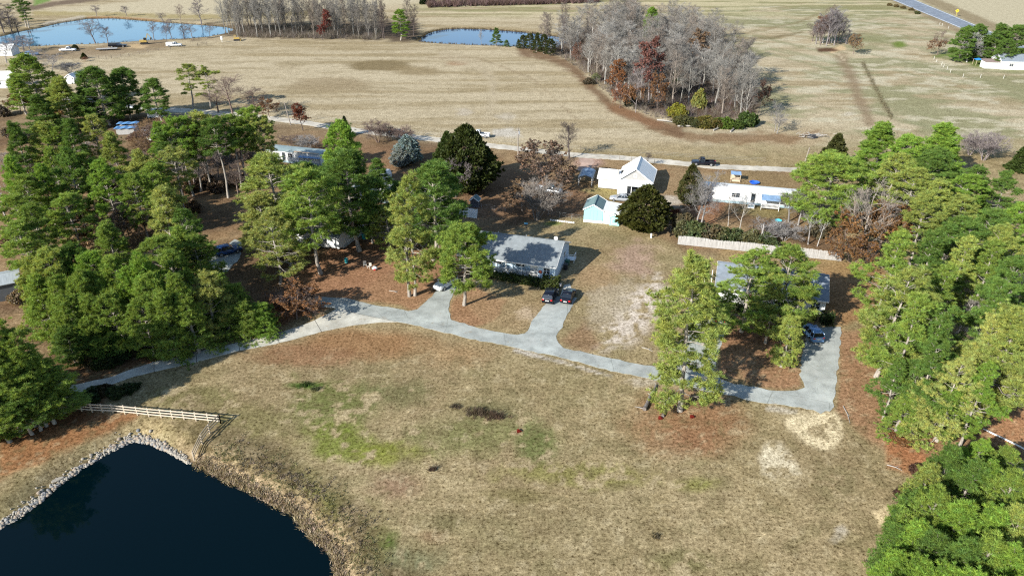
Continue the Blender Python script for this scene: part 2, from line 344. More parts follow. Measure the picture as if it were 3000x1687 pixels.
    # green weedy patches of the lawn
    for cx, cy, rx, ry, c, k in ((960,1190,150,70,(116,124,66),.85),(1000,1300,130,50,(128,140,58),.85),(1180,1150,90,50,(124,122,80),.75),(1370,1270,170,60,(126,130,76),.7),(1580,1305,70,52,(110,124,66),.75),(1420,1200,110,40,(128,124,84),.7),
                                 (890,1130,50,10,(72,108,34),.95),(1140,1330,90,34,(140,144,62),.8),(1700,1390,200,34,(146,142,78),.75),(2060,1415,70,24,(146,146,74),.75),(950,1510,70,34,(142,146,66),.8),(1130,1590,40,34,(96,126,50),.9),(1180,1640,120,50,(128,132,96),.8),
                                 (1000,1650,70,60,(128,130,76),.7),(1520,1450,90,24,(132,122,76),.6),(1310,1530,70,34,(124,116,78),.7),(2010,1650,90,34,(124,120,74),.7),(2440,1420,70,60,(146,136,96),.6),(700,1240,170,60,(132,126,78),.7),(560,1160,130,26,(122,122,70),.6)):
        g = E(cx, cy, rx * 1.15, ry * 1.15, .6, .6, n2); lay(g * th(n3 * .6 + n2 * .4, .33, .47), [q * .96 for q in c], k)
    lay(th(n3, .6, .74) * sstep(1000, 1080, py), (132, 120, 84), .5); lay(th(1 - n3, .62, .74) * sstep(1000, 1080, py), (198, 182, 142), .4)
    # overgrown pond bank and wet edges
    d = poly_sd(X, Y, PONDS[0][0])
    right = sstep(480, 600, px); bank = (1 - sstep(2.5, 9.5, d + (n1 - .5) * 12 + (n2 - .5) * 5)) * right
    lay(bank, (126, 112, 80), .9); lay(bank * th(n2, .48, .6), (96, 86, 58), .8); lay(bank * th(1 - n3, .5, .62), (166, 148, 112), .7); lay(bank * th(n1, .52, .62), (118, 122, 58), .7)
    lay((1 - sstep(1.0, 2.2, d + (n2 - .5) * 1.2)) * right, (186, 162, 126), .85)
    for poly in PONDS: lay(1 - sstep(.1, .7, poly_sd(X, Y, poly[0])), (84, 68, 50), .9)
    for k in (1, 2): lay(1 - sstep(1.5, 3.5, poly_sd(X, Y, PONDS[k][0]) + (n2 - .5) * 2), (120, 104, 74), .6)
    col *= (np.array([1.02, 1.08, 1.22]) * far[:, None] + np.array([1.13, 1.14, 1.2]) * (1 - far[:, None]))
    V = np.stack([X, Y, Z], 1); nc = len(us); nr = len(ys)
    i = (np.arange(nr - 1)[:, None] * nc + np.arange(nc - 1)[None, :]).ravel()
    T = np.stack([i, i + 1, i + nc + 1, i + nc], 1)
    t = NT('ground'); at = t.new('ShaderNodeAttribute'); at.attribute_name = 'Col'; v = t.obj()
    a = t.noise(v, 2.3, 5, .72); b = t.noise(v, 6.5, 3, .7); c = t.noise(v, .45, 4, .6)
    f = t.math('ADD', t.math('MULTIPLY', a, .52), t.math('ADD', t.math('MULTIPLY', b, .33), t.math('MULTIPLY', c, .15)))
    k = t.ramp(f, [(.36, (.20, .18, .15)), (.46, (.74, .72, .69)), (.52, (1.04, 1.04, 1.03)), (.62, (1.72, 1.72, 1.76))])
    sp = t.ramp(t.noise(v, 3.1, 2, .5), [(.34, (.45, .42, .36)), (.40, (1, 1, 1))]); sp2 = t.ramp(t.noise(v, 1.1, 3, .6), [(.66, (1, 1, 1)), (.74, (1.35, 1.33, 1.3))])
    k = t.mix(1.0, t.mix(1.0, k, sp, 'MULTIPLY'), sp2, 'MULTIPLY')
    t.l(t.mix(1.0, at.outputs['Color'], k, 'MULTIPLY'), t.p.inputs['Base Color']); t.p.inputs['Roughness'].default_value = 1; t.p.inputs['Specular IOR Level'].default_value = 0
    t.bump(f, .6, .12)
    o = link('ground', np_mesh('ground', V, T, t.m, col, True)); o['kind'] = 'structure'
make_ground()

def water(name, zl, k, tint, margin, spec=.5):
    pts = PONDS[k][0]; x0, y0 = pts.min(0) - margin; x1, y1 = pts.max(0) + margin
    t = NT(name); v = t.obj()
    t.p.inputs['Base Color'].default_value = (*tint, 1); t.p.inputs['Roughness'].default_value = .03; t.p.inputs['IOR'].default_value = 1.333; t.p.inputs['Specular IOR Level'].default_value = spec
    t.bump(t.math('ADD', t.noise(v, 1.6, 3), t.noise(v, .25, 2)), .06, .06)
    me = bpy.data.meshes.new(name); me.from_pydata([(x0,y0,zl),(x1,y0,zl),(x1,y1,zl),(x0,y1,zl)], [], [(0,1,2,3)]); me.materials.append(t.m)
    o = link(name, me); o['kind'] = 'structure'
water('pond_water', Z_NEAR, 0, (.0003, .004, .006), 1.5, .26)
water('pond_water', Z_FAR, 1, (.045, .14, .23), 1.5)
water('pond_water', Z_FAR, 2, (.003, .040, .115), 1.5, .4)

# ---------------------------------------------------------------- lanes, drives and roads
def road_mat(name, c, dirt, cracks=True, litter=None):
    t = NT(name); v = t.obj()
    f = t.math('ADD', t.math('MULTIPLY', t.noise(v, .5, 5, .65), .55), t.math('MULTIPLY', t.noise(v, 7, 3, .7), .45))
    col = t.ramp(f, [(.34, tuple(x * .62 for x in c)), (.5, c), (.64, tuple(min(1, x * 1.3) for x in c))])
    col = t.mix(t.ramp(t.noise(v, .28, 6, .7), [(.5, (0, 0, 0)), (.7, (.8, .8, .8))]), col, dirt)
    col = t.mix(1.0, col, t.ramp(t.noise(v, .16, 4, .6), [(.35, (.84, .84, .84)), (.65, (1.12, 1.12, 1.12))]), 'MULTIPLY')
    if litter: col = t.mix(t.ramp(t.noise(v, .55, 6, .75), [(.60, (0, 0, 0)), (.70, (.75, .75, .75))]), col, litter)
    if cracks:
        vo = t.new('ShaderNodeTexVoronoi', feature='DISTANCE_TO_EDGE'); vo.inputs['Scale'].default_value = .22
        wv = t.mix(.5, v, t.new('ShaderNodeTexNoise').outputs['Color']); t.l(wv, vo.inputs['Vector'])
        cr = t.ramp(vo.outputs['Distance'], [(.0, (.62, .62, .6)), (.006, (1, 1, 1))]); col = t.mix(1.0, col, cr, 'MULTIPLY')
    t.l(col, t.p.inputs['Base Color']); t.p.inputs['Roughness'].default_value = .9; t.p.inputs['Specular IOR Level'].default_value = .15
    t.bump(f, .3, .02); return t.m
M_ASPH = road_mat('asphalt', alb(194, 199, 192), alb(212, 214, 206), True, alb(170, 150, 122)); M_CONC = road_mat('concrete', alb(226, 223, 208), alb(206, 200, 182), False, alb(176, 156, 124))
M_GRAV = road_mat('gravel', alb(228, 220, 202), alb(204, 192, 168), False); M_HWY = road_mat('highway_asphalt', alb(150, 160, 172), alb(168, 174, 182))
def sheet(name, px_pts, z, m, jitter=.08, seed=1, kind='structure'):
    """a paved sheet with slightly ragged edges, a few centimetres thick"""
    r = random.Random(seed); pts = [Vector((*P(*p), 0)) for p in px_pts]; out = []
    for a, b in zip(pts, pts[1:] + pts[:1]):
        n = max(1, min(60, int((b - a).length / .8))); d = (b - a); nn = Vector((-d.y, d.x, 0)).normalized()
        for i in range(n): out.append(a + d * (i / n) + nn * r.uniform(-jitter, jitter))
    mb = MB(); mb.prism([(p.x, p.y) for p in out], 'z', -.05, z); o = mb.build(name, m); o['kind'] = kind; return o
ASPH = [(925,868),(1012,874),(1091,892),(1150,903),(1195,911),(1222,906),(1250,884),(1285,846),(1302,818),(1345,818),(1328,860),(1315,896),(1321,937),(1400,960),(1470,975),(1515,981),(1540,977),(1552,952),(1570,925),(1596,891),(1612,868),(1688,872),(1675,896),(1650,950),(1632,985),(1634,1004),(1651,1019),(1700,1030),(1762,1042),(1864,1065),(1931,1077),(1970,1078),(1985,1065),(1992,1048),(2010,1000),(2030,960),(2050,900),(2128,905),(2128,955),(2112,1010),(2097,1050),(2092,1085),(2110,1112),(2152,1124),(2250,1141),(2300,1146),(2337,1144),(2361,1135),(2352,1120),(2343,1106),(2348,1060),(2358,1007),(2370,960),(2465,958),(2462,1000),(2457,1060),(2451,1106),(2444,1160),(2441,1190),(2432,1206),(2420,1204),(2406,1211),(2384,1201),(2323,1190),(2228,1180),(2152,1161),(2071,1147),(2000,1129),(1937,1115),(1791,1086),(1646,1048),(1560,1030),(1500,1016),(1472,1010),(1362,990),(1274,966),(1172,943),(1041,917),(989,902),(939,899),(915,885)]
sheet('asphalt_lane', ASPH, .034, M_ASPH, .16, 4)
CONC = [(989,902),(1041,917),(1172,943),(1110,945),(1041,952),(990,962),(942,972),(880,989),(808,1007),(750,1019),(699,1027),(640,1043),(580,1060),(510,1076),(451,1089),(393,1103),(330,1125),(262,1142),(150,1168),(0,1185),(-150,1195),(-150,1165),(0,1155),(150,1142),(250,1120),(320,1106),(379,1084),(451,1060),(510,1047),(574,1030),(640,1016),(699,1003),(750,992),(811,977),(866,960),(922,938),(960,920)]
sheet('concrete_lane', CONC, .03, M_CONC, .06, 5)
mb = MB()                                                         # expansion joints, a dark strip proud of the concrete
for a, b in (((922,938),(942,972)),((811,977),(818,1005)),((699,1003),(702,1027)),((574,1030),(576,1061)),((451,1060),(452,1089)),((989,904),(1041,918)),((1041,918),(1160,942))):
    a = P(*a); b = P(*b); mb.bar((*a, .029), (*b, .029), .07, .012)
mb.build('concrete_joints', mat('joint_tar', (.05, .045, .04), .9))['kind'] = 'structure'
GR = [(180,285),(300,300),(420,316),(560,325),(700,337),(800,348),(861,355),(954,369),(1059,384),(1150,394),(1254,406),(1350,417),(1449,428),(1500,433),(1600,445),(1704,455),(1800,461),(1879,467),(1995,478),(2097,488),(2250,494),(2346,499),(2430,503)]
sheet('gravel_road', [(x, y - 6) for x, y in GR] + [(x, y + 7.5) for x, y in reversed(GR)], .03, M_GRAV, .22, 6)
sheet('gravel_drive', [(1695,462),(1735,462),(1745,476),(1720,500),(1690,500),(1700,480)], .02, road_mat('pale_drive', alb(206, 178, 160), alb(186, 150, 126), False), .3, 7)
HW = [(2560,-34),(2646,0),(2745,41),(2830,76),(2960,132),(3080,186),(3250,262)]
sheet('highway', [(x + 24, y - 4) for x, y in HW] + [(x - 24, y + 4) for x, y in reversed(HW)], .04, M_HWY, .03, 8)
M_LINE = mat('road_line_paint', (.75, .75, .72), .7)
for dx, dy in ((-21, 3.5), (21, -3.5)):
    mb = MB(); pts = [(*P(x + dx, y + dy), .046) for x, y in HW]
    for a, b in zip(pts, pts[1:]): mb.bar(a, b, .28, .012)
    mb.build('highway_edge_line', M_LINE)['kind'] = 'structure'
sheet('parking_pad', [(600,760),(640,735),(690,700),(712,712),(700,760),(660,800),(610,812)], .025, M_ASPH, .2, 9)
sheet('front_walk', [(1652,835),(1670,832),(1676,850),(1662,868),(1640,868)], .03, M_CONC, .03, 10)

# ---------------------------------------------------------------- tree shapes (a few meshes of each kind, shared by the copies)
class Acc:
    def __init__(s): s.V = []; s.T = []; s.C = []; s.n = 0
    def add(s, V, T, C):
        s.V.append(V); s.T.append(T + s.n); s.C.append(C); s.n += len(V)
    def mesh(s, name, m): return np_mesh(name, np.concatenate(s.V), np.concatenate(s.T), m, np.concatenate(s.C))
def segs(acc, A, B, ra, rb, n=3):
    """many tapered n-sided sticks at once, triangles"""
    A = np.asarray(A, float); B = np.asarray(B, float); ra = np.broadcast_to(ra, len(A)); rb = np.broadcast_to(rb, len(A))
    d = B - A; d /= np.linalg.norm(d, axis=1)[:, None] + 1e-9
    up = np.where(np.abs(d[:, 2:3]) < .9, [[0, 0, 1.]], [[1., 0, 0]]); u = np.cross(d, up); u /= np.linalg.norm(u, axis=1)[:, None]; w = np.cross(u, d)
    V = []
    for base, r in ((A, ra), (B, rb)):
        for j in range(n):
            a = 2 * math.pi * j / n; V.append(base + (u * math.cos(a) + w * math.sin(a)) * r[:, None])
    V = np.stack(V, 1); k = len(A); i = (np.arange(k) * 2 * n)[:, None]; T = []
    for j in range(n):
        j2 = (j + 1) % n; T += [i + np.array([[j, j2, n + j2]]), i + np.array([[j, n + j2, n + j]])]
    acc.add(V.reshape(-1, 3), np.concatenate(T), np.ones((k * 2 * n, 3)))
def path_segs(acc, pts, r0, r1, n=5):
    pts = np.asarray(pts); r = np.linspace(r0, r1, len(pts)); segs(acc, pts[:-1], pts[1:], r[:-1], r[1:], n)
def tufts(acc, C, R, rng, k=13, w=.26, up=.35, out=None, tint=(.78, 1.25), yellow=.12, fine=False):
    """leaf or needle tufts: k blades fanning out of every centre (fine = thin needles, else small leaves)"""
    C = np.asarray(C); n = len(C); R = np.broadcast_to(R, n)
    D = rng.normal(size=(n, k, 3)); D /= np.linalg.norm(D, axis=2)[:, :, None] + 1e-9; D[:, :, 2] += up
    if out is not None: D += out[:, None, :] * .5
    D /= np.linalg.norm(D, axis=2)[:, :, None] + 1e-9
    S = np.cross(D, rng.normal(size=(n, k, 3))); S /= np.linalg.norm(S, axis=2)[:, :, None] + 1e-9
    L = (R[:, None] * rng.uniform(.7, 1.15, (n, k)))[:, :, None]; ww = L * w
    c = C[:, None, :]
    b = rng.uniform(*tint, n); y = rng.uniform(-yellow, yellow, n); col = np.stack([b * (1 + y), b, b * (1 - y)], 1)
    if fine:
        V = np.stack([c + D * L * .1 + S * ww, c + D * L, c + D * L * .1 - S * ww], 2).reshape(-1, 3); m = 3; i = np.arange(n * k)[:, None] * 3; T = i + [[0, 1, 2]]
    else:
        mid = c + D * L * .6; V = np.stack([c + D * L * .05, mid + S * ww, c + D * L, mid - S * ww], 2).reshape(-1, 3); m = 4
        i = np.arange(n * k)[:, None] * 4; T = np.concatenate([i + [[0, 1, 2]], i + [[0, 2, 3]]])
    acc.add(V, T, np.repeat(col, k * m, 0))
def pine_mesh(seed, H=18., cb=.3, spread=3.5, nb=46, shape='oval', k=26, tr=.54, sub=6):
    rng = np.random.RandomState(seed); wood = Acc(); leaf = Acc()
    m = 9; zz = np.linspace(0, H * .97, m); dr = np.cumsum(rng.normal(0, .12, (m, 2)), 0); dr[0] = 0
    tp = np.column_stack([dr, zz]); rad = np.interp(zz, [0, .8, H * .5, H], [.34, .25, .17, .04]); segs(wood, tp[:-1], tp[1:], rad[:-1], rad[1:], 8)
    at = lambda z: np.array([np.interp(z, zz, tp[:, 0]), np.interp(z, zz, tp[:, 1]), z])
    C, O, R = [], [], []; az = rng.uniform(0, 6.28)
    lob = rng.uniform(.72, 1.25, 9)
    for i in range(nb):
        s = (i + rng.rand()) / nb; s = s ** .85
        z = H * (cb + (1 - cb) * s * .97); az += 2.4 + rng.normal(0, .35)
        if shape == 'oval': pr = (min(1, .62 + 1.1 * s)) * (1 - s ** 2.4) ** .75 + .06
        elif shape == 'cone': pr = (1 - s) ** .8 * .98 + .08
        elif shape == 'lobe': pr = (.8 + .22 * math.sin(s * 11 + seed)) * (1 - s ** 3) ** .5 + .1
        elif shape == 'spire': pr = (.78 + .2 * math.sin(s * 13 + 1)) * min(1, .5 + 2.4 * s) * (1 - .58 * s) * (1 - s ** 6) + .1
        elif shape == 'flat': pr = (.45 + .75 * s) * (1 - s ** 5) ** .6 + .1
        else: pr = (.6 + .5 * math.sin(s * 9 + seed)) * (1 - s ** 3) ** .5 + .15          # sparse, layered
        Lb = spread * pr * lob[int((az % 6.283) / 6.284 * 9)] * rng.uniform(.72, 1.12)
        el = math.radians(-12 + 62 * s ** 1.3 + rng.normal(0, 8)); d = np.array([math.cos(az) * math.cos(el), math.sin(az) * math.cos(el), math.sin(el)])
        f = np.linspace(0, 1, 5)[:, None]; b0 = at(z); pts = b0 + d * Lb * f + np.array([0, 0, 1.]) * Lb * .14 * f ** 2
        pts[1:-1] += rng.normal(0, .05 * Lb ** .5, (3, 3)); path_segs(wood, pts, .035 + .012 * Lb, .018, 4)
        ns = max(3, int(sub * (.5 + Lb / spread)))
        for q in range(ns):
            t = .42 + .58 * (q + rng.rand() * .8) / ns; bp = np.array([np.interp(t, f[:, 0], pts[:, j]) for j in range(3)])
            a2 = az + (1 if q % 2 else -1) * math.radians(rng.uniform(30, 62)); l2 = Lb * .5 * (1.15 - t) + rng.uniform(.35, .8)
            e2 = el + math.radians(rng.uniform(-4, 24)); d2 = np.array([math.cos(a2) * math.cos(e2), math.sin(a2) * math.cos(e2), math.sin(e2)])
            e = bp + d2 * l2; segs(wood, bp[None], e[None], .022, .012, 3)
            nt = 6 if l2 > .7 else 4                                   # a pad of tufts round the end of the twig
            for j in range(nt): C.append(e + d2 * rng.uniform(-.35, .2) * l2 + rng.normal(0, 1, 3) * [.27, .27, .15]); O.append(d2 * .5 + [0, 0, .5]); R.append(tr * rng.uniform(.72, 1.1))
        for j in range(7): C.append(pts[-1] + rng.normal(0, 1, 3) * [.34, .34, .18]); O.append(d * .5 + [0, 0, .5]); R.append(tr)
    C.append(at(H * .97)); O.append([0, 0, 1]); R.append(tr)
    tufts(leaf, np.array(C), np.array(R), rng, k, .066, .5, np.array(O), (.72, 1.28), .12, True)
    return wood.mesh('pine_trunk', M_BARK), leaf.mesh('pine_crown', M_LEAF)
def cedar_mesh(seed, H=10., rad=3.2, n=900, prof='egg', tr=.62, k=14):
    """dense conifer clothed to the ground"""
    rng = np.random.RandomState(seed); wood = Acc(); leaf = Acc()
    path_segs(wood, [(0, 0, 0), (.05, 0, H * .5), (0, .05, H * .95)], .28, .03, 7)
    s = rng.rand(n * 3); z = .03 + .97 * s
    if prof == 'egg': pr = np.clip((z / .22), .35, 1) ** .7 * (1 - np.clip((z - .22) / .78, 0, 1) ** 1.7) ** .8
    else: pr = (1 - z) ** .75
    keep = rng.rand(n * 3) < (pr * .8 + .2); z = z[keep][:n]; pr = pr[keep][:n]; a = rng.uniform(0, 6.283, len(z))
    bump = 1 + .16 * np.sin(a * 3 + z * 7 + seed) + .12 * np.sin(a * 7 - z * 13) + rng.normal(0, .05, len(z))
    q = rng.uniform(.62, 1, len(z)) ** .5; r = rad * pr * bump * q + .05
    C = np.column_stack([np.cos(a) * r, np.sin(a) * r, z * H]); O = np.column_stack([np.cos(a), np.sin(a), np.full(len(z), .9)])
    segs(wood, np.column_stack([C[::5, 0] * .05, C[::5, 1] * .05, C[::5, 2] * .92]), C[::5], .03, .012, 3)
    tufts(leaf, C, tr * rng.uniform(.7, 1.15, len(z)), rng, k, .22, .5, O, (.7, 1.3), .1)
    return wood.mesh('cedar_trunk', M_BARK), leaf.mesh('cedar_crown', M_LEAF)
def bare_mesh(seed, H=14., spread=4.0, stems=1, base=.3, up=.55, n1=9, n2=6, n3=6, n4=4, thick=1.0, leaves=0, leaf_r=.3, leaf_z=(0, 1)):
    """leafless tree: trunk and limbs (wood), twigs (crown), optionally some dry leaves hanging on"""
    rng = np.random.RandomState(seed); wood = Acc(); twig = Acc(); leaf = Acc(); Cl = []
    def kid(d, ang, az):
        u = np.cross(d, [0, 0, 1.] if abs(d[2]) < .95 else [1., 0, 0]); u /= np.linalg.norm(u); w = np.cross(d, u)
        v = d * math.cos(ang) + (u * math.cos(az) + w * math.sin(az)) * math.sin(ang); v[2] += .18 * up; return v / np.linalg.norm(v)
    def grow(p, d, L, r, bend=.16):
        pts = [p]; dd = d.copy()
        for i in range(4):
            dd = dd + rng.normal(0, bend, 3) + np.array([0, 0, .10 * up]); dd /= np.linalg.norm(dd); pts.append(pts[-1] + dd * L / 4)
        return np.array(pts)
    TA, TB, TR = [], [], []
    for sidx in range(stems):
        a0 = 6.283 * sidx / stems + rng.rand(); lean = 0 if stems == 1 else rng.uniform(.12, .45)
        d = np.array([math.cos(a0) * lean, math.sin(a0) * lean, 1.]); d /= np.linalg.norm(d)
        Ht = H * rng.uniform(.82, 1) * (.82 if stems == 1 else .75); tr = grow(np.array([math.cos(a0) * .15, math.sin(a0) * .15, 0]) * (stems > 1), d, Ht, 0, .05)
        r0 = (.018 * H * thick) / (1 if stems == 1 else 1.8); path_segs(wood, tr, r0, r0 * .25, 7)
        az = rng.rand() * 6
        for i in range(n1 if stems == 1 else max(3, n1 // 2)):
            s = base + (1 - base) * ((i + rng.rand() * .7) / (n1 if stems == 1 else max(3, n1 // 2))); az += 2.4
            p = np.array([np.interp(s, np.linspace(0, 1, 5), tr[:, j]) for j in range(3)])
            L1 = spread * (1.15 - .62 * s) * rng.uniform(.75, 1.15); d1 = kid(d, math.radians(rng.uniform(32, 62) * (1.3 - up * .5)), az); b1 = grow(p, d1, L1, 0)
            path_segs(wood, b1, r0 * .42 * (1.2 - s * .6), .02 * thick, 5)
            for j in range(n2):
                t = .25 + .75 * (j + rng.rand() * .6) / n2; p2 = np.array([np.interp(t, np.linspace(0, 1, 5), b1[:, q]) for q in range(3)])
                d2 = kid(d1, math.radians(rng.uniform(25, 55)), rng.rand() * 6.28); L2 = L1 * .5 * (1.2 - .6 * t); b2 = grow(p2, d2, L2, 0, .2)
                path_segs(wood, b2, .03 * thick, .014 * thick, 4)
                for k in range(n3):
                    t3 = .15 + .85 * (k + rng.rand() * .5) / n3; p3 = np.array([np.interp(t3, np.linspace(0, 1, 5), b2[:, q]) for q in range(3)])
                    d3 = kid(d2, math.radians(rng.uniform(20, 55)), rng.rand() * 6.28); L3 = max(.5, L2 * .55) * rng.uniform(.7, 1.2); e3 = p3 + d3 * L3
                    TA.append(p3); TB.append(e3); TR.append(.022 * thick)
                    for q in range(n4):
                        t4 = rng.uniform(.2, 1); p4 = p3 + d3 * L3 * t4; d4 = kid(d3, math.radians(rng.uniform(20, 60)), rng.rand() * 6.28); e4 = p4 + d4 * L3 * rng.uniform(.4, .8)
                        TA.append(p4); TB.append(e4); TR.append(.016 * thick); Cl.append(e4)
    TA, TB, TR = np.array(TA), np.array(TB), np.array(TR); segs(twig, TA, TB, TR, TR * .5, 3)
    out = [wood.mesh('bare_trunk', M_BARK), twig.mesh('bare_crown', M_TWIG)]
    if leaves:
        Cl = np.array(Cl); zmax = Cl[:, 2].max(); f = Cl[:, 2] / zmax; Cl = Cl[(f >= leaf_z[0]) & (f <= leaf_z[1])]
        Cl = Cl[rng.permutation(len(Cl))[:leaves]]; tufts(leaf, Cl, leaf_r * rng.uniform(.7, 1.2, len(Cl)), rng, 7, .45, 0, None, (.65, 1.3), .1); out.append(leaf.mesh('dry_leaves', M_DRY))
    return out
def bush_mesh(seed, r=1.6, h=2.0, n=320, k=9, tr=.34, w=.34, box=None):
    """leafy shrub: stems and leaf clumps through its whole volume"""
    rng = np.random.RandomState(seed); wood = Acc(); leaf = Acc()
    if box is None:
        a = rng.uniform(0, 6.283, n); u = rng.uniform(.12, 1, n); q = rng.uniform(.5, 1, n) ** .6
        rr = r * np.sqrt(np.clip(1 - (u * 2 - .9) ** 2 / 1.35, .05, 1)) * q * (1 + .2 * np.sin(a * 3 + seed) + .12 * np.sin(a * 5 + u * 8))
        C = np.column_stack([np.cos(a) * rr, np.sin(a) * rr, u * h * (1 + .16 * np.sin(a * 2 + seed)) * .93])
    else: C = rng.uniform(-.5, .5, (n, 3)) * [box[0], box[1], box[2]] + [0, 0, box[2] * .52]; C[:, 2] += .08 * np.sin(C[:, 0] * 2.1)
    b = C[::6] * [[.25, .25, 0]]; segs(wood, b, C[::6], .03, .012, 3)
    tufts(leaf, C, tr * rng.uniform(.7, 1.2, n), rng, k, w, .3, None, (.65, 1.3), .14)
    return wood.mesh('shrub_stems', M_BARK), leaf.mesh('shrub_foliage', M_LEAF)
KINDS = {}
def kind(name, fn): KINDS[name] = fn
PINES = [pine_mesh(1), pine_mesh(2, cb=.2, spread=3.7, nb=52), pine_mesh(3, cb=.35, spread=3.6, nb=42), pine_mesh(4, cb=.16, spread=3.5, nb=54, shape='cone'), pine_mesh(5, cb=.26, spread=3.8, nb=48), pine_mesh(6, cb=.22, spread=3.3, nb=50, shape='cone')]
HIGH = [pine_mesh(28, cb=.58, spread=3.3, nb=28), pine_mesh(29, cb=.52, spread=3.5, nb=32, shape='flat')]
ROUND = [pine_mesh(11, H=14, cb=.1, spread=4.0, nb=66, sub=7), pine_mesh(12, H=14, cb=.14, spread=4.3, nb=66, sub=7), pine_mesh(13, H=14, cb=.08, spread=3.8, nb=66, shape='cone', sub=7)]
SPARSE = [pine_mesh(21, H=20, cb=.3, spread=3.6, nb=26, shape='layer'), pine_mesh(22, H=20, cb=.42, spread=3.4, nb=22, shape='layer')]
FRONT = [pine_mesh(25, H=20, cb=.1, spread=4.0, nb=58, shape='spire', sub=6), pine_mesh(27, H=15, cb=.3, spread=4.2, nb=62, sub=7)]
LOOSE = [pine_mesh(23, H=18, cb=.14, spread=3.8, nb=38, shape='layer', sub=6), pine_mesh(24, H=18, cb=.18, spread=3.9, nb=42, sub=5)]
YOUNG = [pine_mesh(31, H=9, cb=.04, spread=2.5, nb=48, shape='cone', tr=.44, sub=4), pine_mesh(32, H=9, cb=.06, spread=2.7, nb=48, tr=.46, sub=4)]
CEDAR = [cedar_mesh(41), cedar_mesh(42, prof='cone', rad=2.8), cedar_mesh(43, H=12, rad=5.2, n=1500, tr=.75)]
BARE = [bare_mesh(51, n1=12, n2=6, n3=6, n4=5, thick=.62), bare_mesh(52, base=.3, spread=3.6, up=.9, n1=12, n3=6, n4=5, thick=.6), bare_mesh(53, base=.35, spread=3.4, up=1.0, n1=11, n4=5, thick=.6), bare_mesh(54, spread=4.6, up=.4, n1=13, n4=5, thick=.6)]
SLIM = [bare_mesh(61, H=16, spread=3.6, base=.22, up=.9, n1=15, n2=6, n3=6, n4=7, thick=.55), bare_mesh(62, H=16, spread=4.2, base=.18, up=.8, n1=15, n2=6, n3=6, n4=7, thick=.6), bare_mesh(63, H=16, spread=3.2, base=.25, up=1.0, n1=14, n2=6, n3=6, n4=7, thick=.5)]
VASE = [bare_mesh(71, H=6, spread=2.2, stems=7, base=.3, up=1.0, n1=8, n2=5, n3=5, n4=4, thick=.7), bare_mesh(72, H=6, spread=2.6, stems=9, base=.25, up=.7, n1=8, n2=5, n3=5, n4=4, thick=.7)]
SNAG = [bare_mesh(81, H=9, spread=3.0, base=.5, up=.6, n1=5, n2=3, n3=2, n4=2, thick=.8), bare_mesh(82, H=9, spread=3.4, base=.4, up=.9, n1=6, n2=3, n3=3, n4=2, thick=.75)]
RUST = [bare_mesh(91, H=12, spread=4.8, base=.2, up=.35, n1=13, thick=.65, leaves=560, leaf_r=.30, leaf_z=(0, .55)), bare_mesh(92, H=10, spread=4.2, base=.16, up=.4, n1=12, thick=.65, leaves=620, leaf_r=.28), bare_mesh(93, H=14, spread=3.6, base=.25, up=.9, n1=12, thick=.6, leaves=700, leaf_r=.28)]
BUSH = [bush_mesh(101), bush_mesh(102, h=2.4), bush_mesh(103, r=1.9, h=1.7)]

# ---------------------------------------------------------------- landmarks that tell one tree from its neighbours
LM = [('the dark blue SUV', 675, 740), ('the black SUV', 1620, 872), ('the grey roofed white house', 1500, 740), ('the white farmhouse', 1840, 530), ('the aqua shed', 1740, 620), ('the long white mobile home', 2200, 590),
      ('the white board fence', 2200, 735), ('the silver blue car', 2375, 985), ('the pond rail fence', 480, 1210), ('the pale stone bank', 190, 1380), ('the concrete lane', 640, 1030), ('the utility pole', 1518, 458), ('the green roofed home', 870, 455),
      ('the white gable shed', 206, 235), ('the blue tarp roof', 365, 370), ('the white pipe', 2940, 1285), ('the sandy patch', 2380, 1260), ('the small pond', 1400, 128), ('the large pond', 300, 100), ('the yellow green bush', 2060, 330), ('the black pickup', 2057, 485),
      ('the black flatbed truck', 350, 135), ('the far highway', 2800, 66), ('the white fence posts', 2790, 205), ('the two fallen logs', 1920, 1190), ('the silver pickup', 1610, 560), ('the pine hidden house', 870, 700), ('the white sheet panel', 1368, 620), ('the red leaved tree', 1890, 240), ('the yellow bulldozer', 694, 120), ('the dark red tree', 958, 116), ('the right thicket edge', 2460, 140)]
LMW = [(n, *P(x, y)) for n, x, y in LM]
WORDS = ['nearest to', 'second nearest to', 'third nearest to', 'fourth nearest to', 'fifth nearest to', 'sixth nearest to', 'seventh nearest to', 'eighth nearest to', 'ninth nearest to', 'tenth nearest to', 'eleventh nearest to', 'twelfth nearest to']
PENDING = []
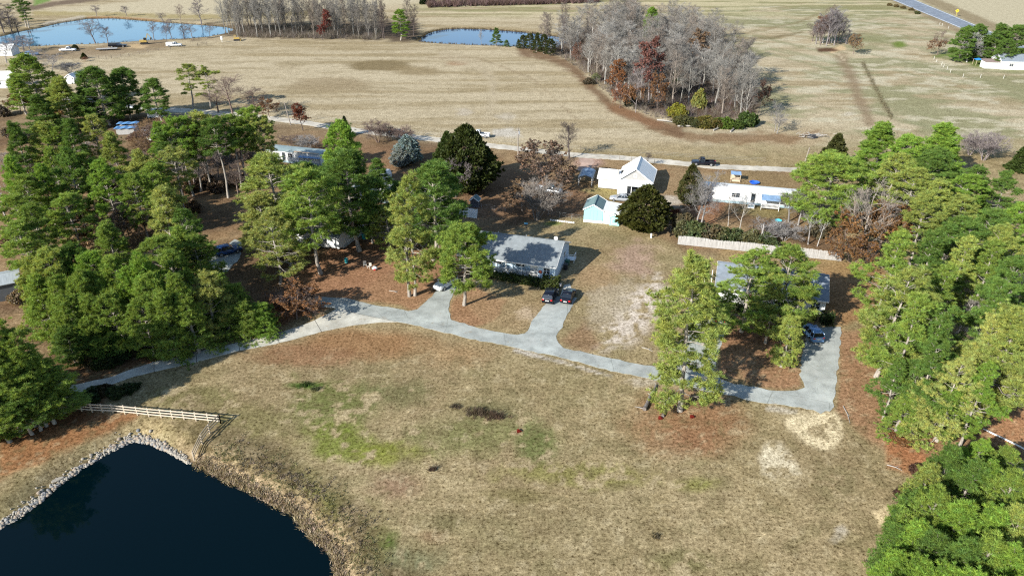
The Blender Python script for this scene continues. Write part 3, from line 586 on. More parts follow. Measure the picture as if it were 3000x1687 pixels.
def plant(mset, i, x, y, h, name, cat, what, leafc, barkc, group, label=None, rad=None, z=None, lean=(0, 0), rz=None, hidden_trunk=False):
    """one tree or shrub: an Empty with trunk and crown (shared meshes), coloured on its own"""
    r = random.Random(int(x * 71 + y * 131) & 0xffff); ms = mset[i % len(mset)]
    H0 = ms[1]['H'] if 'H' in ms[1] else None
    if H0 is None:
        zmax = 0
        for me in ms:
            a = np.empty(len(me.vertices) * 3, np.float32); me.vertices.foreach_get('co', a); a = a.reshape(-1, 3); zmax = max(zmax, a[:, 2].max())
        a = np.empty(len(ms[-1].vertices) * 3, np.float32); ms[-1].vertices.foreach_get('co', a); a = a.reshape(-1, 3)
        H0 = float(zmax); ms[1]['H'] = H0; ms[1]['R'] = float(np.percentile(np.hypot(a[:, 0], a[:, 1]), 95))
    s = h / H0; sx = s if rad is None else rad / ms[1]['R']
    o = empty(name, (x, y, gz(x, y) - .05 if z is None else z), r.uniform(0, 6.28) if rz is None else rz, None, cat, group); o.rotation_euler[0] = lean[0]; o.rotation_euler[1] = lean[1]
    o.scale = (sx, sx, s)
    nm = [('trunk', barkc), ('crown', leafc if len(ms) == 2 else barkc), ('leaves', leafc)] if cat != 'shrub' else [('stems', barkc), ('foliage', leafc)]
    for (pn, c), me in zip(nm, ms):
        p = link(pn, me, o); j = r.uniform(.88, 1.13) * (1.0 if name == 'pine_tree' else (.86 if cat == 'shrub' or name == 'cedar_tree' else .68)); p.color = (*[v * j for v in c], 1)
        if len(ms) == 3 and pn == 'crown': p.name = 'twigs'
    if label: o['label'] = label
    else: PENDING.append((o, what, cat))
    return o
def finish_labels():
    """name every remaining tree by its rank next to a landmark"""
    by = {}
    for o, what, cat in PENDING:
        x, y = o.location.x, o.location.y
        d = sorted((math.hypot(x - a, y - b), n, a, b) for n, a, b in LMW)[0]
        dx, dy = x - d[2], y - d[3]
        rel = ('right of' if dx > 0 else 'left of') if abs(dx) > abs(dy) * .8 else ('behind' if dy > 0 else 'in front of')
        by.setdefault((what, d[1], rel), []).append((d[0], o))
    for (what, n, rel), L in by.items():
        L.sort(key=lambda t: t[0])
        for k, (_, o) in enumerate(L):
            o['label'] = f'{what} {rel} {n}' if len(L) == 1 else (f'{what} {rel} and {WORDS[k]} {n}' if k < 12 else f'{what} {rel} {n}, past a dozen others')
GREEN = [(.190, .268, .048), (.178, .284, .042), (.108, .182, .034), (.255, .305, .070), (.300, .330, .090)]
BARKC = (.30, .27, .23); GREYB = (.30, .275, .26); TWIGC = (.33, .30, .30)
def hue(i): return GREEN[i % 5]
def pine_what(h, gi, kindname='pine'):
    a = 'tall' if h >= 16 else ('medium' if h >= 11 else 'short'); b = {0: 'green', 1: 'green', 2: 'dark green', 3: 'yellowish green', 4: 'yellowish green'}[gi % 5]
    return f'{a} {b} {kindname}'
def pine_top(px, py, h, mset=PINES, rad=None, gi=None, group='pines', i=None):
    x, y = P(px, py, h); gi = int(px * 7 + py * 3) if gi is None else gi
    return plant(mset, int(px + py) if i is None else i, x, y, h, 'pine_tree', 'tree', pine_what(h, gi), hue(gi), BARKC, group, None, rad)
def pine_base(bx, by, ty, label, mset=PINES, rad=None, gi=0, i=0, group='pines', lean=(0, 0), rz=None):
    x, y = P(bx, by); return plant(mset, i, x, y, height_from(bx, by, ty), 'pine_tree', 'tree', '', hue(gi), BARKC, group, label, rad, None, lean, rz)

# ---------------------------------------------------------------- buildings
WHITE = mat('white_siding', (.62, .63, .62), .6, .07, .8, stretch=(1, 1, 14)); TRIM = mat('white_trim', (.70, .70, .68), .5, .06, 2)
PALEBL = mat('pale_blue_shade_siding', (.42, .54, .64), .6, .07, .8, stretch=(.6, .6, 14)); SHING = mat('grey_shingle', (.185, .208, .215), .9, .26, 1.4, (.14, .155, .165), bump=.02)  # siding is pale blue, deepened with the blue shade of the gable end
SHINGD = mat('dark_shingle', (.17, .20, .23), .9, .25, 1.4, (.15, .17, .19), bump=.02); SHINGG = mat('green_shingle', (.13, .20, .20), .9, .22, 1.6)
METW = mat('white_metal_roof', (.66, .66, .63), .45, .1, .6, (.60, .62, .60), stretch=(6, 1, 1)); METR = mat('weathered_metal', (.55, .58, .57), .5, .16, 1.2, (.34, .36, .35), stretch=(7, .8, 1))
METB = mat('blue_metal', (.20, .31, .46), .4, .2, 1, (.10, .15, .22)); METD = mat('dark_blue_metal', (.11, .17, .26), .4, .35, 1.6, (.32, .40, .46), stretch=(1, 5, 1))
METG = mat('green_grey_metal', (.22, .28, .27), .5, .2, .8, (.34, .38, .36)); AQUA = mat('aqua_siding', (.25, .55, .55), .6, .06, 1.2, stretch=(7, 7, .4))
GREYW = mat('weathered_boards', (.31, .305, .29), .85, .2, 2, stretch=(8, 8, .6)); CONCB = mat('block_foundation', (.42, .43, .42), .9, .15, 2)
GLASS = mat('window_glass', (.03, .04, .05), .08, .2, .7, spec=.7); DARKIN = mat('dark_opening', (.03, .03, .03), .9); RAW = mat('raw_timber', (.50, .40, .28), .85, .2, 3, (.36, .30, .22)); TAN = mat('tan_tarp', (.44, .32, .21), .8, .15, 1)
PLBLUE = mat('blue_plastic', (.02, .10, .50), .35, .1, 2); TEAL = mat('teal_plastic', (.03, .32, .34), .4, .15, 2); BLACKP = mat('black_plastic', (.02, .02, .022), .5, .2, 3); REDP = mat('dark_red_paint', (.22, .03, .035), .6, .2, 2); STEEL = mat('galvanised_steel', (.50, .52, .53), .45, .12, 3, metal=.5); GREYB2 = mat('grey_blue_plastic', (.17, .24, .29), .5, .15, 2); TEALS = mat('blue_grey_skirting', (.26, .35, .38), .7, .15, 1.5)
TARPB = mat('blue_tarp', (.10, .25, .48), .55, .25, .9, (.2, .34, .54))
def frame(px, ang, label, name='house', cat='house', group=None, z=0):
    x, y = P(*px); return empty(name, (x, y, z), math.radians(ang), label, cat, group)
def pane(root, x0, x1, z0, z1, y, face='front', name='window', panes=1, m=None, fm=None):
    """window or door set 3 cm proud of a wall: front = wall facing -y, end = wall facing +x"""
    fm = fm or TRIM; a = MB(); b = MB(); t = .07
    def bx(mb, u0, u1, v0, v1, p0, p1):
        if face == 'front': mb.box(u0, u1, y - p1, y - p0, v0, v1)
        else: mb.box(y + p0, y + p1, u0, u1, v0, v1)
    bx(a, x0, x1, z0, z1, -.02, .02)
    for u0, u1, v0, v1 in ((x0 - t, x0, z0 - t, z1 + t), (x1, x1 + t, z0 - t, z1 + t), (x0, x1, z1, z1 + t), (x0, x1, z0 - t, z0)): bx(b, u0, u1, v0, v1, -.02, .045)
    for i in range(1, panes): u = x0 + (x1 - x0) * i / panes; bx(b, u - .03, u + .03, z0, z1, .022, .04)
    if name == 'window': bx(b, x0, x1, (z0 + z1) / 2 - .025, (z0 + z1) / 2 + .025, .022, .038)
    w = a.build(name, m or GLASS, root); b.build('frame', fm, w); return w
def gable_walls(root, x0, x1, y0, y1, zb, wh, rh, m, axis='x', found=None):
    mb = MB()
    if axis == 'x': mb.prism([(y0, zb), (y1, zb), (y1, wh), ((y0 + y1) / 2, wh + rh - .06), (y0, wh)], 'x', x0, x1)
    else: mb.prism([(x0, zb), (x1, zb), (x1, wh), ((x0 + x1) / 2, wh + rh - .06), (x0, wh)], 'y', y0, y1)
    w = mb.build('wall', m, root)
    if found: f = MB(); f.box(x0 + .06, x1 - .06, y0 + .06, y1 - .06, -.3, zb); f.build('foundation', found, root)
    return w
def gable_roof(root, x0, x1, y0, y1, wh, rh, m, axis='x', ov=.35, th=.14, trim=True, ridge=True):
    mb = MB(); half = ((y1 - y0) if axis == 'x' else (x1 - x0)) / 2; k = rh / half; c = ((y0 + y1) if axis == 'x' else (x0 + x1)) / 2; e = half + ov
    ze = wh - ov * k; zr = wh + rh
    a0, a1 = (x0 - ov, x1 + ov) if axis == 'x' else (y0 - ov, y1 + ov); ax = axis
    mb.prism([(c - e, ze), (c, zr), (c, zr + th), (c - e, ze + th)], ax, a0, a1); mb.prism([(c, zr), (c + e, ze), (c + e, ze + th), (c, zr + th)], ax, a0, a1)
    r = mb.build('roof', m, root)
    if trim:
        f = MB()
        for s in (-1, 1):
            y = c + s * e
            p0, p1 = ((a0, y + s * .013, ze + .05), (a1, y + s * .013, ze + .05)) if axis == 'x' else ((y + s * .013, a0, ze + .05), (y + s * .013, a1, ze + .05))
            f.bar(p0, p1, .025, .2)
            for a, d in ((a0, -1), (a1, 1)):
                q0, q1 = ((a + d * .013, y, ze + .05), (a + d * .013, c, zr + .05)) if axis == 'x' else ((y, a + d * .013, ze + .05), (c, a + d * .013, zr + .05))
                f.bar(q0, q1, .025, .2)
        f.build('fascia', TRIM, root)
    if ridge:
        g = MB(); q = ((a0, c, zr + th + .01), (a1, c, zr + th + .01)) if axis == 'x' else ((c, a0, zr + th + .01), (c, a1, zr + th + .01)); g.bar(*q, .3, .05); g.build('ridge_cap', m, r)
    return r
def railing(root, x0, x1, y, z0, z1, name='railing', m=None, along='x'):
    mb = MB(); p = (lambda u, z: (u, y, z)) if along == 'x' else (lambda u, z: (y, u, z))
    mb.bar(p(x0, z1), p(x1, z1), .08, .06); mb.bar(p(x0, z0 + .08), p(x1, z0 + .08), .05, .05); n = int((x1 - x0) / .22)
    for i in range(n + 1): u = x0 + (x1 - x0) * i / n; mb.bar(p(u, z0), p(u, z1 - .032), .05, .05)
    return mb.build(name, m or TRIM, root)
def ranch(root, L, Wd, wh, rh, roof_m, wall_m, porch=(0, .72), pd=1.6, fl=.55):
    """long low house, ridge along the front, a railed porch under the front eave"""
    a, b = porch[0] * L, porch[1] * L; mb = MB()
    gable_walls(root, 0, L, pd, Wd, fl, wh, 0.06, wall_m, 'x', CONCB)
    g = MB()                                           # gable triangles over the full depth, porch end walls closed with siding
    for x0, x1 in ((0, .16), (L - .16, L)): g = MB(); g.prism([(0.02, wh), (Wd, wh + .001), (Wd / 2, wh + rh - .06)], 'x', x0, x1); g.build('gable', wall_m, root)
    if b < L: q = MB(); q.box(b, L - .001, .02, pd - .004, fl - .01, wh - .01); q.build('front_room', wall_m, root)
    if a > 0: q = MB(); q.box(.001, a, .02, pd - .004, fl - .01, wh - .01); q.build('front_room', wall_m, root)
    p = MB(); p.box(a + .01, b - .01, .03, pd - .01, fl - .2, fl - .02); p.build('porch_floor', GREYW, root)
    n = max(2, int((b - a) / 2.6))
    for i in range(n + 1): x = a + .08 + (b - a - .16) * i / n; k = MB(); k.box(x - .06, x + .06, .05, .17, fl - .02, wh - .02); k.build('porch_post', TRIM, root)
    railing(root, a + .16, b - .16, .11, fl, fl + .95); gable_roof(root, 0, L, 0, Wd, wh, rh, roof_m, 'x', .32)
    for x in (L * .3, L * .6): v = MB(); v.tube([(x, Wd * .62, wh + rh * .62), (x, Wd * .62, wh + rh * .62 + .8)], .06, 8); v.build('vent_pipe', STEEL, root)
def dish(root, x, y, z):
    d = MB(); n = 14; rings = [[Vector((x + r * math.cos(6.283 * i / n), y - .35 + k, z + .55 + r * math.sin(6.283 * i / n))) for i in range(n)] for r, k in ((.02, .12), (.2, .08), (.36, 0))]
    d.loft(rings, False); d.bar((x, y, z), (x, y - .2, z + .55), .05); return d.build('satellite_dish', TRIM, root)
# the grey roofed house in the middle of the picture
hA = frame((1346, 790), -17, 'long white house with grey shingle roof and hedge in front, pine shadow on its roof')
LA = 17.0; ranch(hA, LA, 10.2, 3.0, 2.3, SHING, PALEBL, (0, .83))
for x, w in ((2.0, 1.3), (5.8, 1.3), (9.8, 1.5)): pane(hA, x, x + w, 1.45, 2.55, 1.6, panes=2)
d = pane(hA, 12.4, 13.4, .6, 2.65, 1.6, name='door', m=TRIM); k = MB(); k.box(13.2, 13.28, 1.53, 1.578, 1.55, 1.65); k.build('handle', STEEL, d)
pane(hA, 15.1, 16.1, 1.55, 2.5, .02, panes=2); pane(hA, 6.2, 7.4, 1.5, 2.7, LA, 'end', panes=2); dish(hA, LA - 1.2, 5.4, 5.32)
wr = MB(); wr.loft([[Vector((14.5 + (.32 if q else .12) * math.cos(a) , -.02 - .05 * q, 1.75 + (.32 if q else .12) * math.sin(a))) for a in np.linspace(0, 6.283, 12, False)] for q in (0, 1)]); wr.build('door_wreath', mat('wreath_red', (.35, .08, .04), .8), hA)
lnd = MB(); lnd.box(LA + .02, LA + 1.5, 8.3, 9.8, .45, .55); [lnd.bar((LA + a, b, 0), (LA + a, b, 1.5), .1) for a in (.1, 1.42) for b in (8.36, 9.74)]; lnd.bar((LA + 1.42, 8.36, 1.5), (LA + 1.42, 9.74, 1.5), .08); lnd.bar((LA + .1, 8.36, 1.5), (LA + 1.42, 8.36, 1.5), .08); lnd.build('side_landing', TRIM, hA)
# the house behind the pines on the right
hB = frame((2093, 888), -16.5, 'long white house with dark grey roof mostly hidden by pines on the right'); LB = 16.2
ranch(hB, LB, 9.2, 3.0, 2.0, SHINGD, WHITE, (.1, .5)); pane(hB, 3.0, 4.4, 1.4, 2.5, 1.6, panes=2); pane(hB, 6.4, 7.6, 1.4, 2.5, 1.6, panes=2)
d = pane(hB, 5.0, 5.9, .6, 2.6, 1.6, name='door', m=REDP); k = MB(); k.box(5.72, 5.8, 1.53, 1.578, 1.55, 1.65); k.build('handle', STEEL, d)
pane(hB, 11.5, 13, 1.4, 2.5, .02, panes=2); pane(hB, 14.2, 15.4, 1.4, 2.5, .02, panes=2)
st = MB()
for x in (-2.0, -.9):
    for y in (5.6, 6.6): st.bar((x, y, 0), (x, y, 3.4 if x < -1.5 else 2.6), .09)
st.box(-2.05, -.85, 5.55, 6.65, 1.5, 1.58); st.build('side_landing', TRIM, hB)
# the house among the pines left of the middle
hC = frame((786, 702), -20, 'white house with grey roof, mostly hidden among tall pines left of the middle'); LC = 15.5
ranch(hC, LC, 9.0, 2.8, 1.7, SHING, WHITE, (.5, .85)); pane(hC, 1.4, 2.8, 1.4, 2.4, .02, panes=2); pane(hC, 4.6, 6, 1.4, 2.4, .02, panes=2); pane(hC, 8.6, 9.8, 1.4, 2.4, 1.6, panes=2)
d = pane(hC, 10.6, 11.5, .6, 2.55, 1.6, name='door', m=TRIM); k = MB(); k.box(11.32, 11.4, 1.53, 1.578, 1.5, 1.6); k.build('handle', STEEL, d)
# the white metal roofed farmhouse
hD = frame((1807, 572), -15, 'white farmhouse with steep white metal roof, grey gable and enclosed front porch')
gable_walls(hD, 0, 7.0, 2.1, 10.4, .3, 3.0, 2.55, WHITE, 'y', CONCB); gable_roof(hD, 0, 7.0, 2.1, 10.4, 3.0, 2.55, METW, 'y', .45, .08)
g = MB(); g.prism([(.55, 3.1), (6.45, 3.1), (3.5, 5.22)], 'y', 2.04, 2.09); g.build('gable_boards', GREYW, hD); pane(hD, 3.2, 3.75, 3.75, 4.35, 2.04, name='vent', m=GREYW)
g = MB(); g.prism([(-.25, 2.35), (2.06, 2.92), (2.06, 3.0), (-.25, 2.43)], 'x', -.3, 7.3); g.build('porch_roof', METR, hD)
g = MB(); g.box(0, 2.1, .02, 2.08, .28, 2.38); g.build('porch_room', WHITE, hD); g = MB(); g.box(2.12, 7.0, .02, 2.08, .05, .28); g.build('porch_floor', GREYW, hD)
for x in (3.0, 5.0, 6.92): g = MB(); g.box(x - .07, x + .07, .05, .19, .28, 2.34); g.build('porch_post', TRIM, hD)
pane(hD, 2.5, 4.1, .5, 2.3, 2.1, name='door', m=GLASS); pane(hD, 4.8, 6.2, 1.1, 2.3, 2.1, panes=2)
g = MB(); g.prism([(3.2, .2), (8.2, .2), (8.2, 2.5), (5.7, 3.75), (3.2, 2.5)], 'x', -4.6, -.003); g.build('side_wing', WHITE, hD)
g = MB(); [g.prism(q, 'x', -4.95, 1.2 if i else .02) for i, q in enumerate(([(2.8, 2.31), (5.7, 3.78), (5.7, 3.86), (2.8, 2.39)], [(5.7, 3.78), (8.6, 2.31), (8.6, 2.39), (5.7, 3.86)]))]; g.build('wing_roof', METW, hD)
g = MB(); g.box(-.75, -.35, 4.2, 4.6, 2.6, 4.2); g.build('chimney', GREYW, hD)
# carport
cp = frame((1694, 543), -13, 'open metal carport with a weathered blue grey roof beside the farmhouse', 'carport', 'carport'); cx, cyl = 3.0, 5.4
g = MB(); prof = [(-.15, 1.85), (.25, 2.2), (cx / 2, 2.5), (cx - .25, 2.2), (cx + .15, 1.85)]; g.prism(prof + [(a, b - .05) for a, b in reversed(prof)], 'y', -.1, cyl + .1); g.build('roof', METD, cp)
for y in (0, 1.8, 3.6, cyl):
    for x in (0, cx): g = MB(); g.bar((x, y, -.05), (x, y, 1.98), .08); g.build('leg', TRIM, cp)
g = MB(); [g.bar((x, 0, 1.9), (x, cyl, 1.9), .06) for x in (0, cx)]; g.build('rail', TRIM, cp)
# aqua shed, its white lean-to and the small aqua shed
sh = frame((1709.5, 650), -14, 'aqua garden shed with green shingle roof and double doors', 'garden_shed', 'shed')
gable_walls(sh, 0, 3.75, 0, 5.2, .05, 2.75, 1.05, AQUA, 'y'); gable_roof(sh, 0, 3.75, 0, 5.2, 2.75, 1.05, SHINGG, 'y', .2, .08)
g = MB(); g.box(-.015, 3.77, -.03, -.002, .0, .5); g.build('skirting', TRIM, sh); pane(sh, 1.25, 2.55, .62, 2.5, 0, name='door', m=AQUA, fm=AQUA, panes=2)
ln = frame((1763.5, 655), -14, 'white lean-to with flat white roof between the aqua shed and the dark cedar', 'lean_to', 'shed')
g = MB(); g.prism([(.06, 0), (3.3, 0), (3.3, 2.35), (.06, 2.72)], 'y', .12, 5.0); g.build('wall', WHITE, ln); g = MB(); g.prism([(-.06, 2.78), (3.5, 2.39), (3.5, 2.46), (-.06, 2.85)], 'y', -.1, 5.3); g.build('roof', METW, ln)
g = MB(); g.box(.08, 3.3, .06, .118, .0, .42); g.build('skirting', TRIM, ln)
s2 = frame((1785, 659.5), -14, 'small aqua shed under a low gable roof, beside the dark cedar', 'garden_shed', 'shed')
gable_walls(s2, 0, 1.9, 0, 1.0, 0, 1.75, .5, AQUA, 'y'); gable_roof(s2, 0, 1.9, 0, 1.0, 1.75, .5, SHINGG, 'y', .15, .07); pane(s2, .5, 1.4, .35, 1.5, 0, name='door', m=AQUA, fm=TRIM)
# mobile homes
def mobile(px, ang, L, Wd, label, roof_m, wall_m, wh=2.75, sk=.55, skm=TEALS, rise=.28, wins=(), door=None, name='mobile_home', cat='mobile home'):
    r = frame(px, ang, label, name, cat); g = MB(); g.box(0, L, 0, Wd, sk, wh); g.build('wall', wall_m, r); g = MB(); g.box(.05, L - .05, .05, Wd - .05, -.1, sk); g.build('skirting', skm, r)
    g = MB(); n = 9; up = [(-.1 + (Wd + .2) * i / (n - 1), wh + rise * math.sin(math.pi * i / (n - 1)) + .06) for i in range(n)]; g.prism([(a, wh + .002) for a in (-.1, Wd + .1)] + up[::-1], 'x', -.12, L + .12); g.build('roof', roof_m, r)
    for a, b in wins: pane(r, a, b, 1.45, 2.35, 0, panes=2)
    if door: d = pane(r, door, door + .85, .65, 2.55, 0, name='door', m=GLASS); k = MB(); k.box(door + .7, door + .76, -.06, -.022, 1.5, 1.6); k.build('handle', STEEL, d)
    return r
hG = mobile((2051, 587), -15, 20.0, 4.3, 'long white mobile home with white roof and a blue porch cover on the right', METW, WHITE, wins=((6.3, 7.9), (16.2, 17.6)), door=10.2)
g = MB(); g.prism([(-2.4, 2.15), (-.03, 2.55), (-.03, 2.62), (-2.4, 2.22)], 'x', 12.2, 15.9); g.build('porch_cover', METB, hG); g = MB(); g.box(12.3, 15.8, -2.3, -.01, .45, .55); g.build('porch_floor', GREYW, hG); railing(hG, 12.4, 15.7, -2.25, .55, 1.35)
for x in (12.3, 15.8): g = MB(); g.bar((x, -2.3, 0), (x, -2.3, 2.16), .09); g.build('porch_post', TRIM, hG)
ac = frame((2189, 610), -18, 'white air conditioner box standing against the long white mobile home', 'air_conditioner', 'air conditioner'); g = MB(); g.box(0, 1.35, 0, .8, .05, .95); g.build('body', TRIM, ac); g = MB(); g.box(.12, .62, -.02, -.002, .3, .8); g.box(.72, 1.22, -.02, -.002, .3, .8); g.build('grille', GREYB2, ac)
hE = mobile((784, 471), -17, 14.8, 4.2, 'old mobile home with grey green roof at the gravel road', METG, WHITE, wins=((2, 3.4), (6, 7.2)), door=4.4, rise=.2)
g = MB(); g.box(7.5, 14.3, .1, 1.1, 2.84, 2.93); g.build('tan_roof_sheet', TAN, hE)
hE2 = mobile((1033, 586), -14, 17.2, 5.2, 'white mobile home with white roof glimpsed between the middle pines', METW, WHITE, wins=((2, 3.4), (7, 8.4), (12, 13.4)), door=5)
cpv = frame((1082, 531), -14, 'small white camper trailer behind the middle pines', 'camper_trailer', 'camper'); g = MB(); g.prism([(0, .6), (4.6, .6), (4.7, 1.6), (4.3, 2.5), (.3, 2.5), (-.15, 1.7)], 'y', 0, 2.2); g.build('body', WHITE, cpv); pane(cpv, 1, 1.9, 1.5, 2.1, 0, panes=2); pane(cpv, 2.7, 3.4, .75, 2.3, 0, name='door', m=TRIM)
for x in (2.1, 3.0): g = MB(); g.tube([(x, -.04, .36), (x, .2, .36)], .36, 14); g.build('wheel', BLACKP, cpv)
g = MB(); g.bar((4.65, 1.1, .5), (5.7, 1.1, .5), .1); g.build('hitch', STEEL, cpv)
shF = frame((878, 485), -13, 'open wooden shed with blue metal roof in front of the green roofed mobile home', 'open_shed', 'shed')
g = MB(); g.prism([(-.2, 2.0), (4.1, 2.5), (4.1, 2.57), (-.2, 2.07)], 'x', -.2, 5.4); g.build('roof', METB, shF); g = MB(); g.box(0, 5.2, 3.7, 3.8, 0, 2.4); g.box(5.1, 5.2, 0, 3.69, 0, 2.1); g.build('wall', GREYW, shF)
for x in (.1, 2.6): g = MB(); g.bar((x, .1, 0), (x, .1, 2.0), .12); g.build('post', RAW, shF)
hH = frame((2141, 533), -12, 'little timber shelter with a blue metal roof behind the long white mobile home', 'goat_shelter', 'shelter'); g = MB(); g.prism([(-.1, 1.75), (1.8, 1.95), (1.8, 2.02), (-.1, 1.82)], 'x', -.15, 2.1); g.build('roof', METB, hH)
for x in (0, 1.95):
    for y in (0, 1.7): g = MB(); g.bar((x, y, 0), (x, y, 1.78 if y < 1 else 1.92), .1); g.build('post', RAW, hH)
g = MB(); g.box(0, 1.95, 1.72, 1.76, .1, 1.85); g.box(.06, 1.9, .2, 1.5, .05, .5); g.build('hay_rack', RAW, hH)
# far left yard
hL = frame((-90, 262), 6, 'large pale house at the far left edge behind the round pine'); gable_walls(hL, 0, 13.2, 0, 7.5, .3, 3.0, 1.9, WHITE, 'x', CONCB); gable_roof(hL, 0, 13.2, 0, 7.5, 3.0, 1.9, METW, 'x', .3, .1); pane(hL, 9.4, 10.6, 1.3, 2.4, 0, panes=2); pane(hL, 11.4, 12.3, .35, 2.4, 0, name='door', m=TRIM)
sG = frame((196, 246), -4, 'small white gable shed with white roof standing alone among the left pines', 'garden_shed', 'shed'); gable_walls(sG, 0, 3.0, 0, 3.4, 0, 2.2, 1.0, WHITE, 'y'); gable_roof(sG, 0, 3.0, 0, 3.4, 2.2, 1.0, METW, 'y', .25, .08); pane(sG, 1.0, 2.0, .1, 1.9, 0, name='door', m=WHITE)
tb = frame((341, 396), 8, 'low shed under a sagging blue tarp roof among the left pines', 'tarp_shed', 'shed'); g = MB(); g.box(.1, 4.7, .1, 4.2, 0, 1.7); g.build('wall', GREYW, tb)
g = MB(); n = 8; up = [(-.3 + 5.4 * i / n, 1.75 + .12 * math.sin(i * 2.1)) for i in range(n + 1)]; g.prism(up + [(a, b + .05) for a, b in reversed(up)], 'y', -.3, 2.3); up2 = [(a, b + .55) for a, b in up]; g.prism(up2 + [(a, b + .05) for a, b in reversed(up2)], 'y', 2.35, 4.6); g.build('tarp', TARPB, tb)
tb2 = frame((345, 353), 6, 'narrow blue roofed rack just behind the blue tarp shed', 'lean_to', 'shed'); g = MB(); g.prism([(-.1, 1.9), (1.4, 2.2), (1.4, 2.26), (-.1, 1.96)], 'x', 0, 3.6); g.build('roof', TARPB, tb2); g = MB(); [g.bar((x, y, 0), (x, y, 1.95), .1) for x in (.1, 3.5) for y in (.05, 1.3)]; g.build('posts', RAW, tb2)
hK = frame((-100, 906), 31, 'grey building with pale metal roof cut by the left edge of the picture', 'workshop', 'building'); gable_walls(hK, 0, 7.9, 0, 5.0, 0, 2.9, .8, mat('shade_toned_cladding', (.075, .08, .085), .7), 'x'); gable_roof(hK, 0, 7.9, 0, 5.0, 2.9, .8, mat('grey_metal_roof', (.30, .33, .34), .5, .2, 1, (.2, .22, .23), stretch=(7, .8, 1)), 'x', .3, .1, False)  # grey wall; the shade on it is put into this dark colour
hFR = frame((2887, 204), -6, 'white house with dark roofs at the far right edge'); gable_walls(hFR, 5.2, 19, 0, 8, .2, 3.0, 2.0, WHITE, 'x', CONCB); gable_roof(hFR, 5.2, 19, 0, 8, 3.0, 2.0, SHINGD, 'x', .3, .12); pane(hFR, 8, 9.4, 1.2, 2.3, 0, panes=2)
g = MB(); g.box(0, 5.19, 1.2, 5, .1, 2.5); g.build('side_wing', WHITE, hFR); g = MB(); g.prism([(.8, 2.52), (5.3, 2.9), (5.3, 3.0), (.8, 2.6)], 'x', -.2, 5.15); g.build('wing_roof', mat('brown_roof', (.23, .17, .15), .9), hFR)
bt = frame((2858, 193), -6, 'blue tarp canopy on posts beside the white house at far right', 'canopy', 'canopy'); g = MB(); g.prism([(0, 2.0), (1.8, 2.3), (3.6, 2.0), (3.6, 2.05), (1.8, 2.36), (0, 2.05)], 'y', 0, 3); g.build('tarp', mat('bright_blue_tarp', (.03, .25, .65), .5), bt); [MB().bar((x, y, 0), (x, y, 2.02), .09).build('post', RAW, bt) for x in (.05, 3.55) for y in (.1, 2.9)]
fh = frame((-20, 166), 4, 'far white building at the top left edge behind the dark pines'); gable_walls(fh, 0, 7.6, 0, 6, .1, 2.7, 1.5, WHITE, 'x'); gable_roof(fh, 0, 7.6, 0, 6, 2.7, 1.5, METW, 'x', .3, .1)
wl = frame((1378, 607), -14, 'tiny well house with grey gable roof and white bargeboards beside the white sheet panel', 'well_house', 'shed'); gable_walls(wl, 0, 1.7, 0, 1.5, 0, 1.55, .62, mat('dark_boards', (.06, .06, .07), .8), 'y'); gable_roof(wl, 0, 1.7, 0, 1.5, 1.55, .62, SHINGG, 'y', .18, .06)

# ---------------------------------------------------------------- fences, posts, poles
def fence_frame(px, label, name, cat, group=None): x, y = P(*px); return empty(name, (x, y, 0), 0, label, cat, group)
def local(o, p, z=0): return Vector((p[0] - o.location.x, p[1] - o.location.y, z))
FENW = mat('fence_timber', (.40, .33, .24), .85, .22, 3, (.28, .24, .19)); FENL = mat('fence_rail_timber', (.47, .41, .33), .85, .2, 3)
rf = fence_frame((646.6, 1239.6), 'three rail timber fence turning a corner by the near pond', 'rail_fence', 'fence')
RUN = [(150,1196),(180,1199),(210,1202),(240,1204),(271,1206.6),(301.5,1208),(332,1209),(367,1212.5),(403.4,1216),(437,1220),(473,1223),(506,1226),(540,1229),(575,1232.5),(611,1236),(646.6,1239.6)]
def rails(root, run, hgt, offs, post, m1, m2, sink=.3, side=.09):
    pts = [Vector((*P(*p), 0)) for p in run]; pts = [Vector((p.x, p.y, gz(p.x, p.y))) for p in pts]; o = root.location
    for p in pts:
        g = MB(); q = p - o; g.box(q.x - post, q.x + post, q.y - post, q.y + post, q.z - sink, q.z + hgt); g.build('post', m1, root)
    for z in offs:
        g = MB()
        for a, b in zip(pts, pts[1:]):
            n = Vector((-(b - a).y, (b - a).x, 0)).normalized() * (post + .022); g.bar(a - o + n * -1 + Vector((0, 0, z)), b - o + n * -1 + Vector((0, 0, z)), .035, .15)
        g.build('rail', m2, root)
rails(rf, RUN, 1.35, (.42, .82, 1.22), .065, FENW, FENL)
rails(rf, [(646.6,1239.6),(615,1269),(592,1297),(565,1332)], 1.35, (.42, .82, 1.22), .065, FENW, FENW)
wf = fence_frame((1986, 716), 'long white weathered board fence behind the right house', 'board_fence', 'fence'); PICK = mat('whitewashed_boards', (.43, .42, .40), .8, .2, 1.4, (.24, .23, .21), stretch=(7, 7, .5))
A = Vector((*P(1986, 716), 0)); B = Vector((*P(2463, 765), 0)); n = int((B - A).length / 2.4); r = random.Random(3)
for i in range(n):
    a = A.lerp(B, i / n) - A; b = A.lerp(B, (i + 1) / n) - A; g = MB(); m = 15
    for j in range(m):
        u = a.lerp(b, (j + .5) / m); h = 1.72 + r.uniform(-.07, .07) + .09 * math.sin((i * m + j) * .11); g.bar((u.x, u.y, .03), (u.x + r.uniform(-.02, .02), u.y, h), .15, .022)
    g.build('board_panel', PICK, wf); g = MB(); nn = Vector((-(b - a).y, (b - a).x, 0)).normalized() * .075; g.bar(a + nn + Vector((0, 0, -.1)), a + nn + Vector((0, 0, 1.7)), .1); g.build('post', GREYW, wf)
